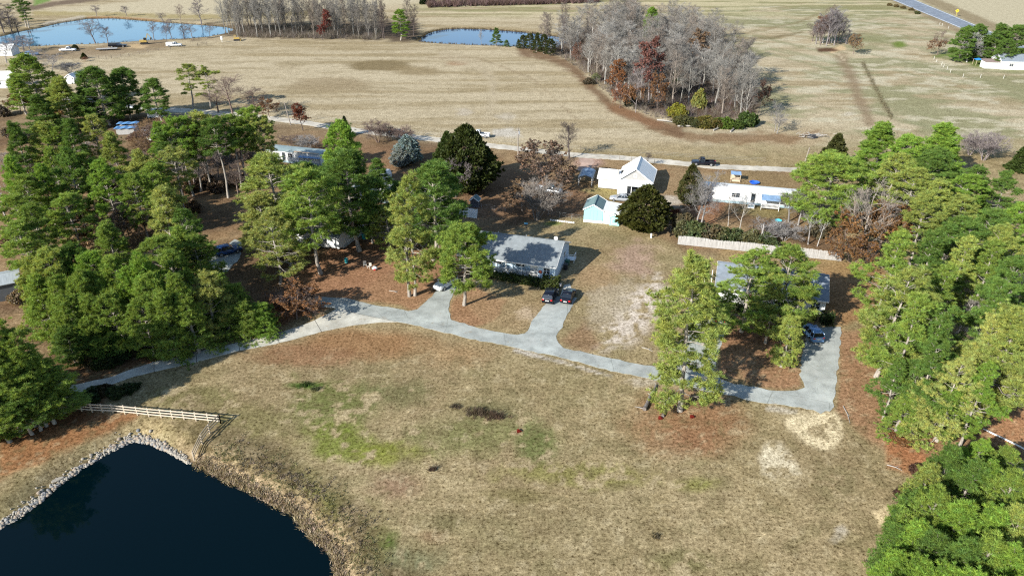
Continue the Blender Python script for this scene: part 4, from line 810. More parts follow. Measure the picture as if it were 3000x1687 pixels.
sp = fence_frame((1338, 634), 'white corrugated sheet panel propped beside the tiny well house', 'sheet_panel', 'panel'); A = Vector((*P(1339, 632), 0)) - sp.location; B = Vector((*P(1397, 640), 0)) - sp.location; g = MB(); d = (B - A); nn = Vector((-d.y, d.x, 0)).normalized(); N = 40
top = [A + d * (i / N) + nn * (.55 + .03 * (-1) ** i) + Vector((0, 0, 1.75 + .04 * math.sin(i * .5))) for i in range(N + 1)]; bot = [A + d * (i / N) + nn * (.03 * (-1) ** i) for i in range(N + 1)]
for i in range(N): g.add([bot[i], bot[i+1], top[i+1], top[i], bot[i] + nn * .02, bot[i+1] + nn * .02, top[i+1] + nn * .02, top[i] + nn * .02], [(0,1,2,3),(7,6,5,4),(0,4,5,1),(3,2,6,7),(1,5,6,2),(0,3,7,4)])
g.build('sheet', METW, sp); g = MB(); [g.bar(A + d * t + nn * 1.2, A + d * t + nn * .58 + Vector((0, 0, 1.7)), .08) for t in (.15, .85)]; g.build('prop', RAW, sp)
def wire_fence(pxs, label, h=1.2, m=None, wires=(.4, .75, 1.1), rad=.05):
    o = fence_frame(pxs[0], label, 'wire_fence', 'fence'); g = None; pts = [local(o, P(*p)) for p in pxs]
    for p in pts: g = MB(); g.tube([p + Vector((0, 0, -.2)), p + Vector((0, 0, h))], rad, 6); g.build('post', m or RAW, o)
    g = MB(); [g.bar(a + Vector((0, 0, z)), b + Vector((0, 0, z)), .012) for a, b in zip(pts, pts[1:]) for z in wires]; g.build('wire', STEEL, o); return o
DKW = mat('old_post_timber', (.16, .13, .10), .9, .2, 3)
wire_fence([(238,165),(262,172),(290,174),(311.5,173),(327,171),(355,169),(378.5,166),(408.6,159),(435,154),(465,150),(500,145),(540,141),(580,138)], 'sagging wire fence on dark posts across the far left field', 1.3, DKW, rad=.09)
wire_fence([(1310,603),(1338,606),(1370,609),(1410,613),(1448,617),(1480,620)], 'thin wire fence running past the tiny well house', 1.2, STEEL, rad=.03)
wire_fence([(1606,632),(1640,637),(1675,642),(1709,647)], 'wire fence ending at the aqua shed', 1.2, STEEL, rad=.03); wire_fence([(1890,662),(1915,666),(1940,670),(1965,676)], 'wire fence between the dark cedar and the white board fence', 1.2, STEEL, rad=.03)
wire_fence([(1784,464),(1815,468),(1850,472),(1885,477),(1917,480)], 'short wire fence along the gravel road behind the farmhouse', 1.2, DKW, rad=.05)
wire_fence([(905,346),(1020,362),(1150,383),(1290,402),(1500,421),(1700,441),(1877,452),(2060,468),(2240,476)], 'field fence of thin wire on the far side of the gravel road', 1.2, DKW, rad=.05)
gp = fence_frame((580, 137), 'dark pipe gate standing alone in the far left field', 'field_gate', 'gate'); a = local(gp, P(580, 138)); b = local(gp, P(607, 135)); g = MB(); [g.tube([q, q + Vector((0, 0, 1.7))], .09, 6) for q in (a, b)]; g.build('posts', DKW, gp); g = MB(); [g.bar(a + Vector((0, 0, z)), b + Vector((0, 0, z)), .06) for z in (.5, .95, 1.45)]; g.build('bars', DKW, gp)
WP = [(2735.9,175),(2742.9,183),(2758.3,192),(2764.1,198),(2774.3,205),(2783.9,213.5),(2820.9,227),(2871.9,229),(2939.5,231),(2752.5,73.5),(2759.7,77),(2778,85)]
proto = None
for i, p in enumerate(WP):
    x, y = P(*p)
    if proto is None: g = MB(); g.tube([(0, 0, -.3), (0, 0, 1.2)], .075, 8); g.tube([(0, 0, 1.2), (0, 0, 1.28)], [.075, .03], 8); proto = g.build('fence_post', mat('post_paint', (.5, .49, .45), .7)); o = proto
    else: o = proto.copy(); COL.objects.link(o)
    o.location = (x, y, 0); tag(o, ['first white fence post at the corner of the far right lawn', 'second white fence post down from the lawn corner', 'third white fence post down, start of a close pair', 'fourth white fence post, lower of the close pair', 'fifth white fence post down from the lawn corner', 'sixth white fence post, last before the row turns right', 'seventh white fence post, first after the row turns', 'eighth white fence post, right of the turn', 'white fence post at the right end of the row by the far house', 'upper white post near the highway edge', 'middle white post near the highway edge', 'lower white post near the highway edge'][i], 'post', 'white fence posts')
def pole(px, ty, label, arm=True, lean=0):
    x, y = P(*px); h = height_from(*px, ty); o = empty('utility_pole', (x, y, 0), 0, label, 'utility pole'); g = MB(); g.tube([(0, 0, -.3), (lean, 0, h)], [.16, .11], 10); g.build('pole', mat('pole_wood', (.24, .21, .18), .9, .2, 3), o)
    if arm:
        g = MB(); g.bar((-.5 + lean, 0, h - .5), (.5 + lean, 0, h - .5), .1); [g.tube([(a + lean, 0, h - .45), (a + lean, 0, h - .2)], .06, 6) for a in (-.45, .45)]; g.build('crossarm', GREYW, o); g = MB(); g.tube([(lean + .28, 0, h - 1.7), (lean + .28, 0, h - .9)], .2, 12); g.build('transformer', STEEL, o)
pole((1517.5, 460), 374, 'weathered utility pole with transformer standing by the gravel road'); pole((852, 367), 300, 'dark leaning utility pole beside the red leaved tree on the left', False, -.9); pole((2358, 474), 432, 'short wooden pole with a white box at the right end of the gravel road', False, .5)
x, y = P(651, 125); o = empty('feed_box', (x, y, 0), 0, 'white box on a post at the edge of the far left field', 'box'); g = MB(); g.tube([(0, 0, 0), (0, 0, 1.2)], .09, 8); g.build('post', TRIM, o); g = MB(); g.box(-.4, .4, -.25, .25, 1.2, 2.2); g.prism([(-.32, 2.2), (.32, 2.2), (0, 2.5)], 'x', -.45, .45); g.build('box', TRIM, o)
x, y = P(2800, 50); o = empty('road_sign', (x, y, 0), math.radians(-10), 'yellow diamond road sign beside the far highway', 'road sign'); g = MB(); g.bar((0, 0, -.1), (0, 0, 3.2), .09); g.build('post', mat('sign_post', (.62, .5, .08), .6), o); g = MB(); g.prism([(0, 2.1), (.95, 3.05), (0, 4.0), (-.95, 3.05)], 'y', -.07, -.05); g.build('plate', mat('sign_yellow', (.80, .58, .02), .5), o); g = MB(); g.prism([(-.12, 2.6), (.12, 2.6), (.12, 3.2), (.32, 3.2), (0, 3.6), (-.32, 3.2), (-.12, 3.2)], 'y', -.08, -.072); g.build('symbol', BLACKP, o)
x, y = P(112, 925); o = empty('satellite_dish', (x, y, 0), math.radians(30), 'big old white satellite dish on bent legs at the left', 'satellite dish'); g = MB(); n = 16
g.loft([[Vector((r * math.cos(6.283 * i / n), -.2 + k, 2.6 + r * math.sin(6.283 * i / n) * .95)) for i in range(n)] for r, k in ((.03, .4), (.5, .28), (.95, 0))], False); g.build('dish', TRIM, o); g = MB(); [g.bar((a, b, 0), (0, .15, 2.4), .06) for a, b in ((-.6, 0), (.6, -.1), (0, .9))]; g.bar((0, .2, 2.6), (0, -1.1, 2.7), .05); g.build('stand', TRIM, o)

# ---------------------------------------------------------------- vehicles
TYRE = mat('tyre', (.018, .018, .018), .9); RIM = mat('wheel_rim', (.45, .46, .48), .35, .1, 4, metal=.7); LAMP = mat('lamp_glass', (.75, .76, .74), .1, .05, 4); RLAMP = mat('red_lamp', (.45, .01, .01), .15, .05, 4); PLATE = mat('number_plate', (.7, .7, .66), .5); CARGL = mat('car_glass', (.012, .016, .022), .05, .1, 1, spec=.9)
def paint(name, c, metal=.3): return mat('paint_' + name, c, .3, .05, .6, coat=.35, metal=metal, spec=.35)
def ring(x, hw, z0, z1, c=.12):
    return [Vector((x, y, z)) for y, z in ((-hw + c, z0), (hw - c, z0), (hw, z0 + c), (hw, (z0 + z1) * .5 + .06), (hw - c * .7, z1 - .03), (hw - c * 1.8, z1), (-hw + c * 1.8, z1), (-hw + c * .7, z1 - .03), (-hw, (z0 + z1) * .5 + .06), (-hw, z0 + c))]
def cabin(root, L, hw, zb, zt, xb0, xt0, xt1, xb1, pm, glass=CARGL):
    """window band with pillars, painted roof on top"""
    g = MB(); w0, w1 = hw * .93, hw * .76
    b = [Vector((xb0*L, -w0, zb)), Vector((xb1*L, -w0, zb)), Vector((xb1*L, w0, zb)), Vector((xb0*L, w0, zb))]; t = [Vector((xt0*L, -w1, zt)), Vector((xt1*L, -w1, zt)), Vector((xt1*L, w1, zt)), Vector((xt0*L, w1, zt))]
    g.loft([b, t]); g.build('windows', glass, root); r = MB(); e = .04
    o = [Vector((xt0*L - e, -w1 - e, zt - .03)), Vector((xt1*L + e, -w1 - e, zt - .03)), Vector((xt1*L + e, w1 + e, zt - .03)), Vector((xt0*L - e, w1 + e, zt - .03))]; u = [Vector((p.x * .96 + (xt0 + xt1) * L * .02, p.y * .86, zt + .06)) for p in o]; r.loft([o, u])
    mids = (.36,) if (xb1 - xb0) * L < 2.2 else (.33, .64)
    for s in (0, 1):
        A, B = (b[0], b[1]) if s == 0 else (b[3], b[2]); C, D = (t[0], t[1]) if s == 0 else (t[3], t[2])
        for f in (0.0, 1.0) + mids: r.bar(A.lerp(B, f), C.lerp(D, f), .10, .07)
    r.build('roof', pm, root, True)
def car(px, head, style, pm, label, cat='car', name='parked_car', L=None, group=None, z=.03):
    x, y = P(*px); o = empty(name, (x, y, z), math.radians(head), label, cat, group)
    if style == 'sedan': L = L or 4.75; hw = .91; pr = [(-.5,.74,.46,.84),(-.475,.9,.3,.96),(-.4,1,.22,1.0),(-.3,1,.2,.98),(-.05,1,.2,.95),(.17,1,.2,.93),(.34,.99,.22,.85),(.45,.93,.26,.74),(.49,.8,.32,.66),(.5,.62,.42,.58)]; cab = (.90, 1.43, -.40, -.24, .04, .22)
    elif style == 'suv': L = L or 4.7; hw = .94; pr = [(-.5,.78,.48,1.0),(-.485,.92,.34,1.1),(-.42,1,.26,1.12),(-.1,1,.25,1.09),(.17,1,.25,1.06),(.34,.99,.27,1.0),(.45,.94,.3,.9),(.49,.82,.36,.8),(.5,.66,.46,.7)]; cab = (1.04, 1.66, -.485, -.42, .05, .2)
    else: L = L or 5.7; hw = .98; pr = [(-.02,1,.42,1.08),(.1,1,.42,1.08),(.2,1,.42,1.08),(.36,.99,.42,1.05),(.46,.95,.44,.98),(.492,.86,.5,.9),(.5,.72,.56,.84)]; cab = (1.05, 1.82, -.06, -.03, .13, .21)
    g = MB(); g.loft([ring(f * L, hw * k, a, b) for f, k, a, b in pr]); g.build('body', pm, o, False)
    if style == 'pickup':
        g = MB(); b0, b1 = -.5 * L, -.022 * L; g.box(b0, b1, -hw, hw, .5, .62); g.box(b0 + .08, b1, -hw, -hw + .1, .622, 1.12); g.box(b0 + .08, b1, hw - .1, hw, .622, 1.12); g.box(b0, b0 + .078, -hw, hw, .622, 1.1); g.build('bed', pm, o); g = MB(); g.box(b0 + .09, b1 - .02, -hw + .11, hw - .11, .622, .66); g.build('bed_liner', BLACKP, o)
    cabin(o, L, hw, *cab, pm); wr = .40 if style == 'pickup' else (.36 if style == 'suv' else .33)
    for fx in (-.31, .31):
        for s in (-1, 1):
            g = MB(); g.tube([(fx*L, s*(hw-.2), wr), (fx*L, s*(hw+.015), wr)], wr, 18); w = g.build('wheel', TYRE, o); g = MB(); g.tube([(fx*L, s*(hw+.0), wr), (fx*L, s*(hw+.03), wr)], wr*.62, 14); g.build('rim', RIM, w)
    zf = pr[-2][3] - .1; zr = 1.0 if style == 'pickup' else pr[1][3] - .14
    for s in (-1, 1):
        g = MB(); g.box(.462*L, .497*L, s*hw*.62-.16, s*hw*.62+.16, zf-.1, zf+.03); g.build('headlight', LAMP, o)
        g = MB(); g.box(-.502*L, -.475*L, s*hw*.72-.15, s*hw*.72+.15, zr-.14, zr+.04); g.build('taillight', RLAMP, o)
        g = MB(); mx = cab[5]*L - .25; g.box(mx-.08, mx+.06, s*(hw+.1)-.1, s*(hw+.1)+.1, cab[0]+.02, cab[0]+.2); g.build('mirror', pm, o)
    g = MB(); g.box(-.505*L, -.492*L, -.26, .26, zr-.28, zr-.13); g.build('number_plate', PLATE, o)
    g = MB(); g.box(-.515*L, -.46*L, -hw*.84, hw*.84, .34, .5); g.box(.47*L, .512*L, -hw*.8, hw*.8, .34, .5); g.build('bumper', STEEL if style == 'pickup' else pm, o); return o
BLK = paint('black', (.006, .007, .012), .1); SIL = paint('silver', (.36, .38, .40), .4); WHT = paint('white', (.62, .63, .63), 0); NAVY = paint('navy', (.012, .045, .15), .2); SBL = paint('silver_blue', (.16, .30, .52), .3); DGR = paint('charcoal', (.03, .034, .04), .2)
car((1613, 874), 73, 'suv', BLK, 'black SUV parked left of a black sedan on the middle drive', 'suv'); car((1665, 874), 73, 'sedan', BLK, 'black sedan parked right of a black SUV on the middle drive')
car((1306, 838), -125, 'suv', WHT, 'white car half hidden under the pine in front of the grey roofed house'); car((2375, 984), 96, 'suv', SBL, 'silver blue hatchback parked at the top of the right hand drive', L=4.5)
car((670, 742), 35, 'suv', NAVY, 'dark blue SUV parked on the shaded pad among the left pines', 'suv'); car((1608, 565), -22, 'pickup', SIL, 'silver pickup truck parked on the leaf littered yard', 'pickup', 'pickup_truck')
car((2060, 484), 171, 'pickup', BLK, 'black pickup truck driving along the pale gravel road', 'pickup', 'pickup_truck'); car((1819, 588), 167, 'sedan', SIL, 'silver sedan between the farmhouse porch and the dark cedar')
car((200, 151), 8, 'pickup', WHT, 'white pickup truck left of the black flatbed, near the large pond', 'pickup', 'pickup_truck', 6.3)
w2 = car((511, 137), 9, 'pickup', WHT, 'white utility pickup with a service box, right of the excavator', 'pickup', 'pickup_truck', 6.3); g = MB(); g.box(-3.1, -.45, -.97, .97, 1.13, 1.75); g.build('service_box', TRIM, w2)
car((2107, 935), 78, 'suv', DGR, 'dark car in deep shade under the pines before the right house'); car((2034, 921), 84, 'sedan', NAVY, 'navy car glimpsed through the crown of the front right pine')
car((1160, 395), 168, 'sedan', DGR, 'dark car on the gravel road behind the bare vase shaped trees'); car((1404, 402), 172, 'pickup', WHT, 'white pickup on the gravel road right of the big dark cedar', 'pickup', 'pickup_truck')
car((428, 398), -20, 'sedan', WHT, 'white car beside the camper right of the blue tarp shed'); car((456, 408), 70, 'suv', WHT, 'white van like car under the bare tree right of the blue tarp shed', 'suv'); car((6, 866), 30, 'pickup', WHT, 'white truck nose at the left edge below the grey workshop', 'pickup', 'pickup_truck'); car((95, 163), 10, 'suv', SBL, 'pale blue car behind the round left pine, near the large pond', 'suv')
car((372, 322), 5, 'suv', WHT, 'white car behind the round left pines, above the blue tarp shed', 'suv')
cv = frame((434, 350), -6, 'white box camper among bare trees right of the blue tarp shed', 'camper_trailer', 'camper'); g = MB(); g.box(0, 3.6, 0, 2.3, .5, 2.7); g.build('body', WHITE, cv); pane(cv, .5, 1.3, 1.4, 2.0, 0, panes=2)
for xx in (.9, 2.7): g = MB(); g.tube([(xx, -.03, .35), (xx, .2, .35)], .35, 14); g.build('wheel', TYRE, cv)
fb = car((346, 139), 14, 'pickup', BLK, 'black flatbed truck hitched to a long low trailer by the large pond', 'truck', 'flatbed_truck', 7.2); g = MB(); g.box(-3.5, -.3, -1.0, 1.0, 1.14, 1.9); g.build('equipment_box', DGR, fb)
tr = frame((283, 149), 14, 'long low flat trailer behind the black truck by the large pond', 'flat_trailer', 'trailer'); g = MB(); g.box(0, 8.2, -1.2, 1.2, .62, .78); g.build('deck', GREYW, tr); g = MB(); g.bar((8.2, 0, .6), (9.8, 0, .6), .16); [g.bar((0, s*1.22, .55), (8.2, s*1.22, .55), .12, .2) for s in (-1, 1)]; g.build('frame', BLACKP, tr)
for xx in (3.2, 4.2):
    for s in (-1, 1): g = MB(); g.tube([(xx, s*1.0, .36), (xx, s*1.32, .36)], .36, 14); g.build('wheel', TYRE, tr)
YEL = mat('machine_yellow', (.42, .29, .07), .5, .15, 2, (.22, .16, .08))
ex = frame((423, 130), 20, 'yellow excavator with raised boom beside the large pond', 'excavator', 'excavator'); g = MB(); [g.prism([(-1.5, .15), (-1.2, 0), (1.2, 0), (1.5, .15), (1.5, .6), (1.2, .8), (-1.2, .8), (-1.5, .6)], 'y', s - .25, s + .25) for s in (-.95, .95)]; g.build('tracks', BLACKP, ex)
g = MB(); g.box(-1.7, 1.2, -1.1, 1.1, .95, 1.75); g.build('body', YEL, ex); g = MB(); g.box(.1, 1.1, -1.05, -.1, 1.76, 2.8); g.build('cab', CARGL, ex); g = MB(); g.bar((.9, .3, 1.7), (2.0, .3, 4.3), .35, .3); g.bar((2.0, .3, 4.3), (3.1, .3, 2.6), .28, .25); g.build('boom', YEL, ex); g = MB(); g.prism([(2.9, 2.6), (3.4, 2.5), (3.3, 1.7), (2.7, 1.9)], 'y', -.2, .8); g.build('bucket', BLACKP, ex)
dz = frame((694, 120), 12, 'small yellow bulldozer at the edge of the bare woods by the large pond', 'bulldozer', 'bulldozer'); g = MB(); [g.prism([(-1.3, .15), (-1, 0), (1, 0), (1.3, .15), (1.3, .6), (1, .8), (-1, .8), (-1.3, .6)], 'y', s - .22, s + .22) for s in (-.8, .8)]; g.build('tracks', BLACKP, dz); g = MB(); g.box(-1.1, 1.3, -.55, .55, .6, 1.4); g.bar((-.9, -.5, 1.4), (-.9, -.5, 2.3), .08); g.bar((-.9, .5, 1.4), (-.9, .5, 2.3), .08); g.box(-1.1, .1, -.6, .6, 2.3, 2.38); g.build('body', YEL, dz); g = MB(); g.prism([(1.6, .1), (1.75, .1), (1.85, .9), (1.7, 1.0), (1.6, .55)], 'y', -1.4, 1.4); g.build('blade', YEL, dz)

# ---------------------------------------------------------------- small things
BKD = mat('log_bark', (.13, .11, .095), .95, .4, 4, (.30, .27, .24)); DEADW = mat('dead_wood', (.30, .28, .25), .9, .25, 4)
def log(a, b, rad, label, stubs):
    A = Vector((*P(*a), rad)); B = Vector((*P(*b), rad * .7)); o = empty('fallen_log', (A.x, A.y, 0), 0, label, 'log'); d = B - A; g = MB(); g.tube([Vector((0, 0, rad)) + d * t + Vector((.06 * math.sin(t * 9), 0, 0)) for t in np.linspace(0, 1, 8)], list(np.linspace(rad, rad * .45, 8)), 10); g.build('trunk', BKD, o)
    for t, dx, dy, dz in stubs: q = Vector((0, 0, rad)) + d * t; g = MB(); g.tube([q, q + Vector((dx, dy, dz))], [.07, .03], 6); g.build('branch_stub', DEADW, o)
log((1887, 1203), (1921, 1131), .27, 'longer dark fallen log on the lawn left of the front right pine', [(.75, -.6, .5, .2), (.9, .3, .9, .1), (.02, -1.2, .3, .1), (.55, -.4, .2, .3)]); log((1941, 1222), (1956, 1160), .19, 'shorter fallen log with a pale side branch, nearest the front right pine', [(.68, -1.1, .25, .1), (.72, .3, .4, .2)])
def tub(px, r, h, m, label, name, cat, top=None):
    x, y = P(*px); g = MB(); n = 18; prof = [(r * .8, 0), (r * .95, h * .5), (r, h), (r * 1.08, h), (r * 1.08, h + .05), (r * .9, h + .05), (r * .85, h * .25)]; g.loft([[Vector((k * math.cos(6.283 * i / n), k * math.sin(6.283 * i / n), z)) for i in range(n)] for k, z in prof]); o = g.build(name, m); o.location = (x, y, .005); tag(o, label, cat); return o
tub((2210, 538), 1.05, .35, PLBLUE, 'bright blue paddling pool behind the long white mobile home', 'paddling_pool', 'pool'); tub((2280, 649), .62, .25, mat('cyan_plastic', (.05, .50, .62), .4), 'small cyan paddling pool in the yard before the long white mobile home', 'paddling_pool', 'pool'); tub((1015, 769), .32, .7, TEAL, 'teal bin on the pine straw among the left lawn pines', 'bin', 'bin'); tub((1066, 700), .38, .95, TEAL, 'pale teal barrel beside a pine trunk left of the middle', 'barrel', 'barrel')
def bin_(px, ang, m, label): o = frame(px, ang, label, 'wheelie_bin', 'bin'); g = MB(); g.loft([[Vector((-.26, -.28, .05)), Vector((.26, -.28, .05)), Vector((.26, .28, .05)), Vector((-.26, .28, .05))], [Vector((-.34, -.37, 1.05)), Vector((.34, -.37, 1.05)), Vector((.34, .37, 1.05)), Vector((-.34, .37, 1.05))]]); g.build('body', m, o); g = MB(); g.box(-.37, .37, -.41, .39, 1.052, 1.12); g.build('lid', m, o); g = MB(); g.tube([(-.3, .3, .12), (.3, .3, .12)], .12, 10); g.build('wheels', BLACKP, o)
bin_((1662, 778), -18, mat('green_plastic', (.02, .10, .07), .5), 'dark green wheelie bin in the shade at the end of the grey roofed house'); bin_((1657, 790), -20, BLACKP, 'black wheelie bin beside a green one at the end of the grey roofed house')
o = frame((1754, 541), -14, 'grey blue heat pump unit between the carport and the farmhouse wing', 'heat_pump', 'heat pump'); g = MB(); g.box(0, .95, 0, .95, .05, 1.0); g.build('body', GREYB2, o); g = MB(); g.tube([(.475, .475, 1.0), (.475, .475, 1.05)], .38, 16); g.build('fan_cover', BLACKP, o)
o = frame((1541, 668), 0, 'pale blue bird bath on a stand behind the grey roofed house', 'bird_bath', 'bird bath'); g = MB(); g.tube([(0, 0, 0), (0, 0, .8)], [.16, .09], 10); g.build('pedestal', DARKIN, o); g = MB(); g.tube([(0, 0, .8), (0, 0, .95)], [.15, .42], 14); g.build('bowl', mat('bird_blue', (.12, .42, .55), .4), o)
o = frame((1907, 697), 0, 'lone white marker post on the lawn left of the white board fence', 'marker_post', 'post'); g = MB(); g.box(-.12, .12, -.12, .12, -.1, .82); g.build('post', TRIM, o); g = MB(); g.prism([(-.15, .82), (.15, .82), (0, .93)], 'x', -.15, .15); g.build('cap', TRIM, o)
o = frame((917, 884), 20, 'dark mailbox on a post at the shaded end of the asphalt lane', 'mailbox', 'mailbox'); g = MB(); g.box(-.06, .06, -.06, .06, -.1, 1.1); g.build('post', DKW, o); g = MB(); n = 8; g.prism([(-.16, 1.1), (.16, 1.1)] + [(.16 * math.cos(math.pi * i / n), 1.28 + .16 * math.sin(math.pi * i / n)) for i in range(n + 1)], 'y', -.32, .32); g.build('box', BLACKP, o)
o = frame((1641, 846), -18, 'small white lamp box at the corner of the hedge by the walk', 'garden_lamp', 'lamp'); g = MB(); g.box(-.05, .05, -.05, .05, 0, .5); g.build('post', DKW, o); g = MB(); g.box(-.17, .17, -.17, .17, .5, .9); g.prism([(-.2, .9), (.2, .9), (0, 1.05)], 'x', -.2, .2); g.build('lantern', mat('lamp_white', (.7, .62, .56), .4), o)
eb = None
for i in range(11):
    a = np.array(P(1614, 646)) * (1 - i / 10) + np.array(P(1680, 654)) * (i / 10)
    if eb is None: g = MB(); g.box(-.17, .17, -.1, .1, -.02, .2); g.prism([(-.1, .2), (.1, .2), (0, .27)], 'x', -.17, .17); eb = g.build('edging_block', TRIM); o = eb
    else: o = eb.copy(); COL.objects.link(o)
    o.location = (*a, 0); o.rotation_euler = (0, 0, math.radians(-14)); tag(o, 'white edging block in the short row on the lawn behind the grey roofed house', 'block', 'row of white edging blocks')
WICK = mat('pale_garden_chair', (.40, .37, .32), .6)
ch = None
for i, (p, a, l) in enumerate((((1070, 781), 20, 'pale garden chair on the pine straw, left of a second one'), ((1083, 786), -30, 'pale garden chair on the pine straw, right of another one'))):
    o = frame(p, a, l, 'garden_chair', 'chair', 'pale garden chairs on the straw')
    for nm, q in (('seat', (-.28, .28, -.28, .28, .4, .46)), ('backrest', (-.28, .28, .24, .3, .47, 1.0))): g = MB(); g.box(*q); g.build(nm, WICK, o)
    for a_ in (-.24, .24):
        for b_ in (-.24, .24): g = MB(); g.bar((a_, b_, 0), (a_, b_, .4), .06); g.build('leg', WICK, o)
o = frame((1098, 791), 10, 'white and red garden ornament lying on the straw right of two chairs', 'garden_ornament', 'ornament'); g = MB(); g.tube([(-.4, 0, .3), (-.1, 0, .42), (.25, 0, .36), (.5, 0, .3)], [.15, .34, .3, .1], 10); g.build('body', TRIM, o, True); g = MB(); g.box(-.2, .1, -.37, -.3, .1, .4); g.build('ribbon', mat('ribbon_red', (.5, .03, .03), .6), o)
o = frame((2246, 689), -30, 'dark red peaked playhouse roof lost among bare trees behind the board fence', 'playhouse', 'playhouse'); gable_walls(o, 0, 2.0, 0, 2.2, 0, 1.1, .9, REDP, 'y'); gable_roof(o, 0, 2.0, 0, 2.2, 1.1, .9, REDP, 'y', .2, .06, True, False)
g = MB(); a = Vector((*P(2880, 1258), .12)); pts = [Vector((*P(x, y), .12)) - a for x, y in ((2880, 1258), (2915, 1275), (2960, 1296), (3010, 1322), (3060, 1350))]; g.tube([p + Vector((0, 0, .12)) for p in pts], .10, 8); o = g.build('white_pipe', TRIM); o.location = (a.x, a.y, 0); tag(o, 'long white pipe lying on bare ground among the right pines', 'pipe')
for p, q, l in (((2470, 1190), (2490, 1240), 'thin fallen branch on the straw right of the sandy patch'), ((1140, 852), (1165, 858), 'pale fallen stick on the straw between the left lawn pines and the lane'), ((1880, 1018), (1912, 1030), 'pale dead stick on the thatchy lawn right of the black sedan'), ((2598, 1362), (2642, 1378), 'thin pale stick on the bare ground by the lower right pines')):
    A = Vector((*P(*p), .05)); B = Vector((*P(*q), .05)) - A; g = MB(); g.tube([Vector((0, 0, .05)), B * .5 + Vector((.1, 0, .12)), B + Vector((0, 0, .05))], [.06, .05, .02], 6); g.tube([B * .5 + Vector((.1, 0, .12)), B * .75 + Vector((.4, .5, .1))], [.035, .015], 5); o = g.build('fallen_branch', DEADW); o.location = (A.x, A.y, 0); tag(o, l, 'branch')
# brush pile and rubble at the field edge on the right
g = MB(); r = random.Random(8); a = P(2380, 402)
for i in range(46):
    t = r.uniform(0, 6.28); q = Vector((r.gauss(0, 2.2), r.gauss(0, .9), r.uniform(.1, .8))); g.tube([q, q + Vector((math.cos(t) * 1.6, math.sin(t) * 1.0, r.uniform(-.1, .6)))], [.09, .03], 5)
o = g.build('brush_pile', DEADW); o.location = (*a, 0); tag(o, 'heap of grey branches at the field edge behind the right pines', 'brush pile')
g = MB(); n = 12; r = random.Random(5); g.loft([[Vector((rr * math.cos(6.283 * i / n) * (1.3 + .3 * r.random()), rr * math.sin(6.283 * i / n) * (.8 + .3 * r.random()), z)) for i in range(n)] for rr, z in ((1.0, 0), (.95, .35), (.6, .75), (.1, .85))]); o = g.build('black_sheet_heap', BLACKP); o.location = (*P(2380, 404), 0); tag(o, 'black plastic covered heap beside grey branches at the field edge', 'heap')
for i, (p, q, l) in enumerate((((1985, 372), (2058, 376), 'long pale fallen trunk along the near edge of the middle wood'), ((2090, 384), (2118, 376), 'grey fallen limb at the near edge of the middle wood, right of the long trunk'), ((2140, 388), (2162, 374), 'short pale fallen limb by the last green bush of the middle wood'), ((1925, 354), (1970, 362), 'pale fallen limb left of the yellow bush of the middle wood'))):
    A = Vector((*P(*p), .25)); B = Vector((*P(*q), .3)) - A; g = MB(); g.tube([Vector((0, 0, .25)), B * .5 + Vector((0, .2, .35)), B + Vector((0, 0, .4))], [.24, .2, .08], 8); o = empty('fallen_log', (A.x, A.y, 0), 0, l, 'log'); g.build('trunk', DEADW, o)
    for k in range(3): q_ = B * (.4 + .2 * k) + Vector((0, 0, .35)); g = MB(); g.tube([q_, q_ + Vector((r.uniform(-.8, .8), r.uniform(-.8, .8), 1.0))], [.08, .02], 5); g.build('branch', DEADW, o)
# stones along the near pond
rng = np.random.RandomState(4); ROCKM = [mat('pale_riprap', (.29, .262, .215), .9, .3, 2.5, (.16, .14, .11), bump=.03), mat('tan_riprap', (.28, .225, .17), .9, .25, 2.5, bump=.03), mat('grey_riprap', (.2, .2, .195), .9, .25, 2.5, bump=.03)]
def rock(seed, m):
    import bmesh
    bm = bmesh.new(); bmesh.ops.create_icosphere(bm, subdivisions=2, radius=1); q = np.random.RandomState(seed); ax = q.normal(size=(6, 3))
    for v in bm.verts:
        c = np.array(v.co); s = 1.0
        for k, a in enumerate(ax): a = a / np.linalg.norm(a); s = min(s, (.62 + .05 * k) / max(1e-3, c @ a)) if c @ a > .3 else s
        v.co = Vector(c * s * (1 + q.normal(0, .03)))
    me = bpy.data.meshes.new('riprap_rock'); bm.to_mesh(me); bm.free(); me.materials.append(m); return me
ROCKS = [rock(i, ROCKM[i % 3]) for i in range(9)]
line = [P(x, y, -.5) for x, y in ((-110,1612),(-40,1566),(30,1522),(95,1476),(160,1430),(225,1380),(290,1338),(345,1303),(385,1283),(420,1280),(455,1294),(495,1312),(525,1330),(548,1348))]
cum = np.concatenate([[0], np.cumsum([math.dist(a, b) for a, b in zip(line, line[1:])])]); RK = []
for i in range(3000):
    s = rng.uniform(0, cum[-1]); x = np.interp(s, cum, [p[0] for p in line]); y = np.interp(s, cum, [p[1] for p in line]); e = np.interp(s, cum, [p[1] for p in line]); f = s / cum[-1]
    w = 1.15 if f < .7 else .9 * (1.4 - f); px_, py_ = x + rng.normal(0, .52) * w, y + rng.normal(0, .52) * w; RK.append((px_, py_, (.09 + .17 * rng.rand() ** 2.2) * (1 if f < .85 else .75)))
RK.sort(key=lambda t: -t[2]); first = True; V, T, n0 = [], [], 0
sv = [np.array([v.co[:] for v in me.vertices]) for me in ROCKS]; stt = [np.array([p.vertices[:] for p in me.polygons]) for me in ROCKS]
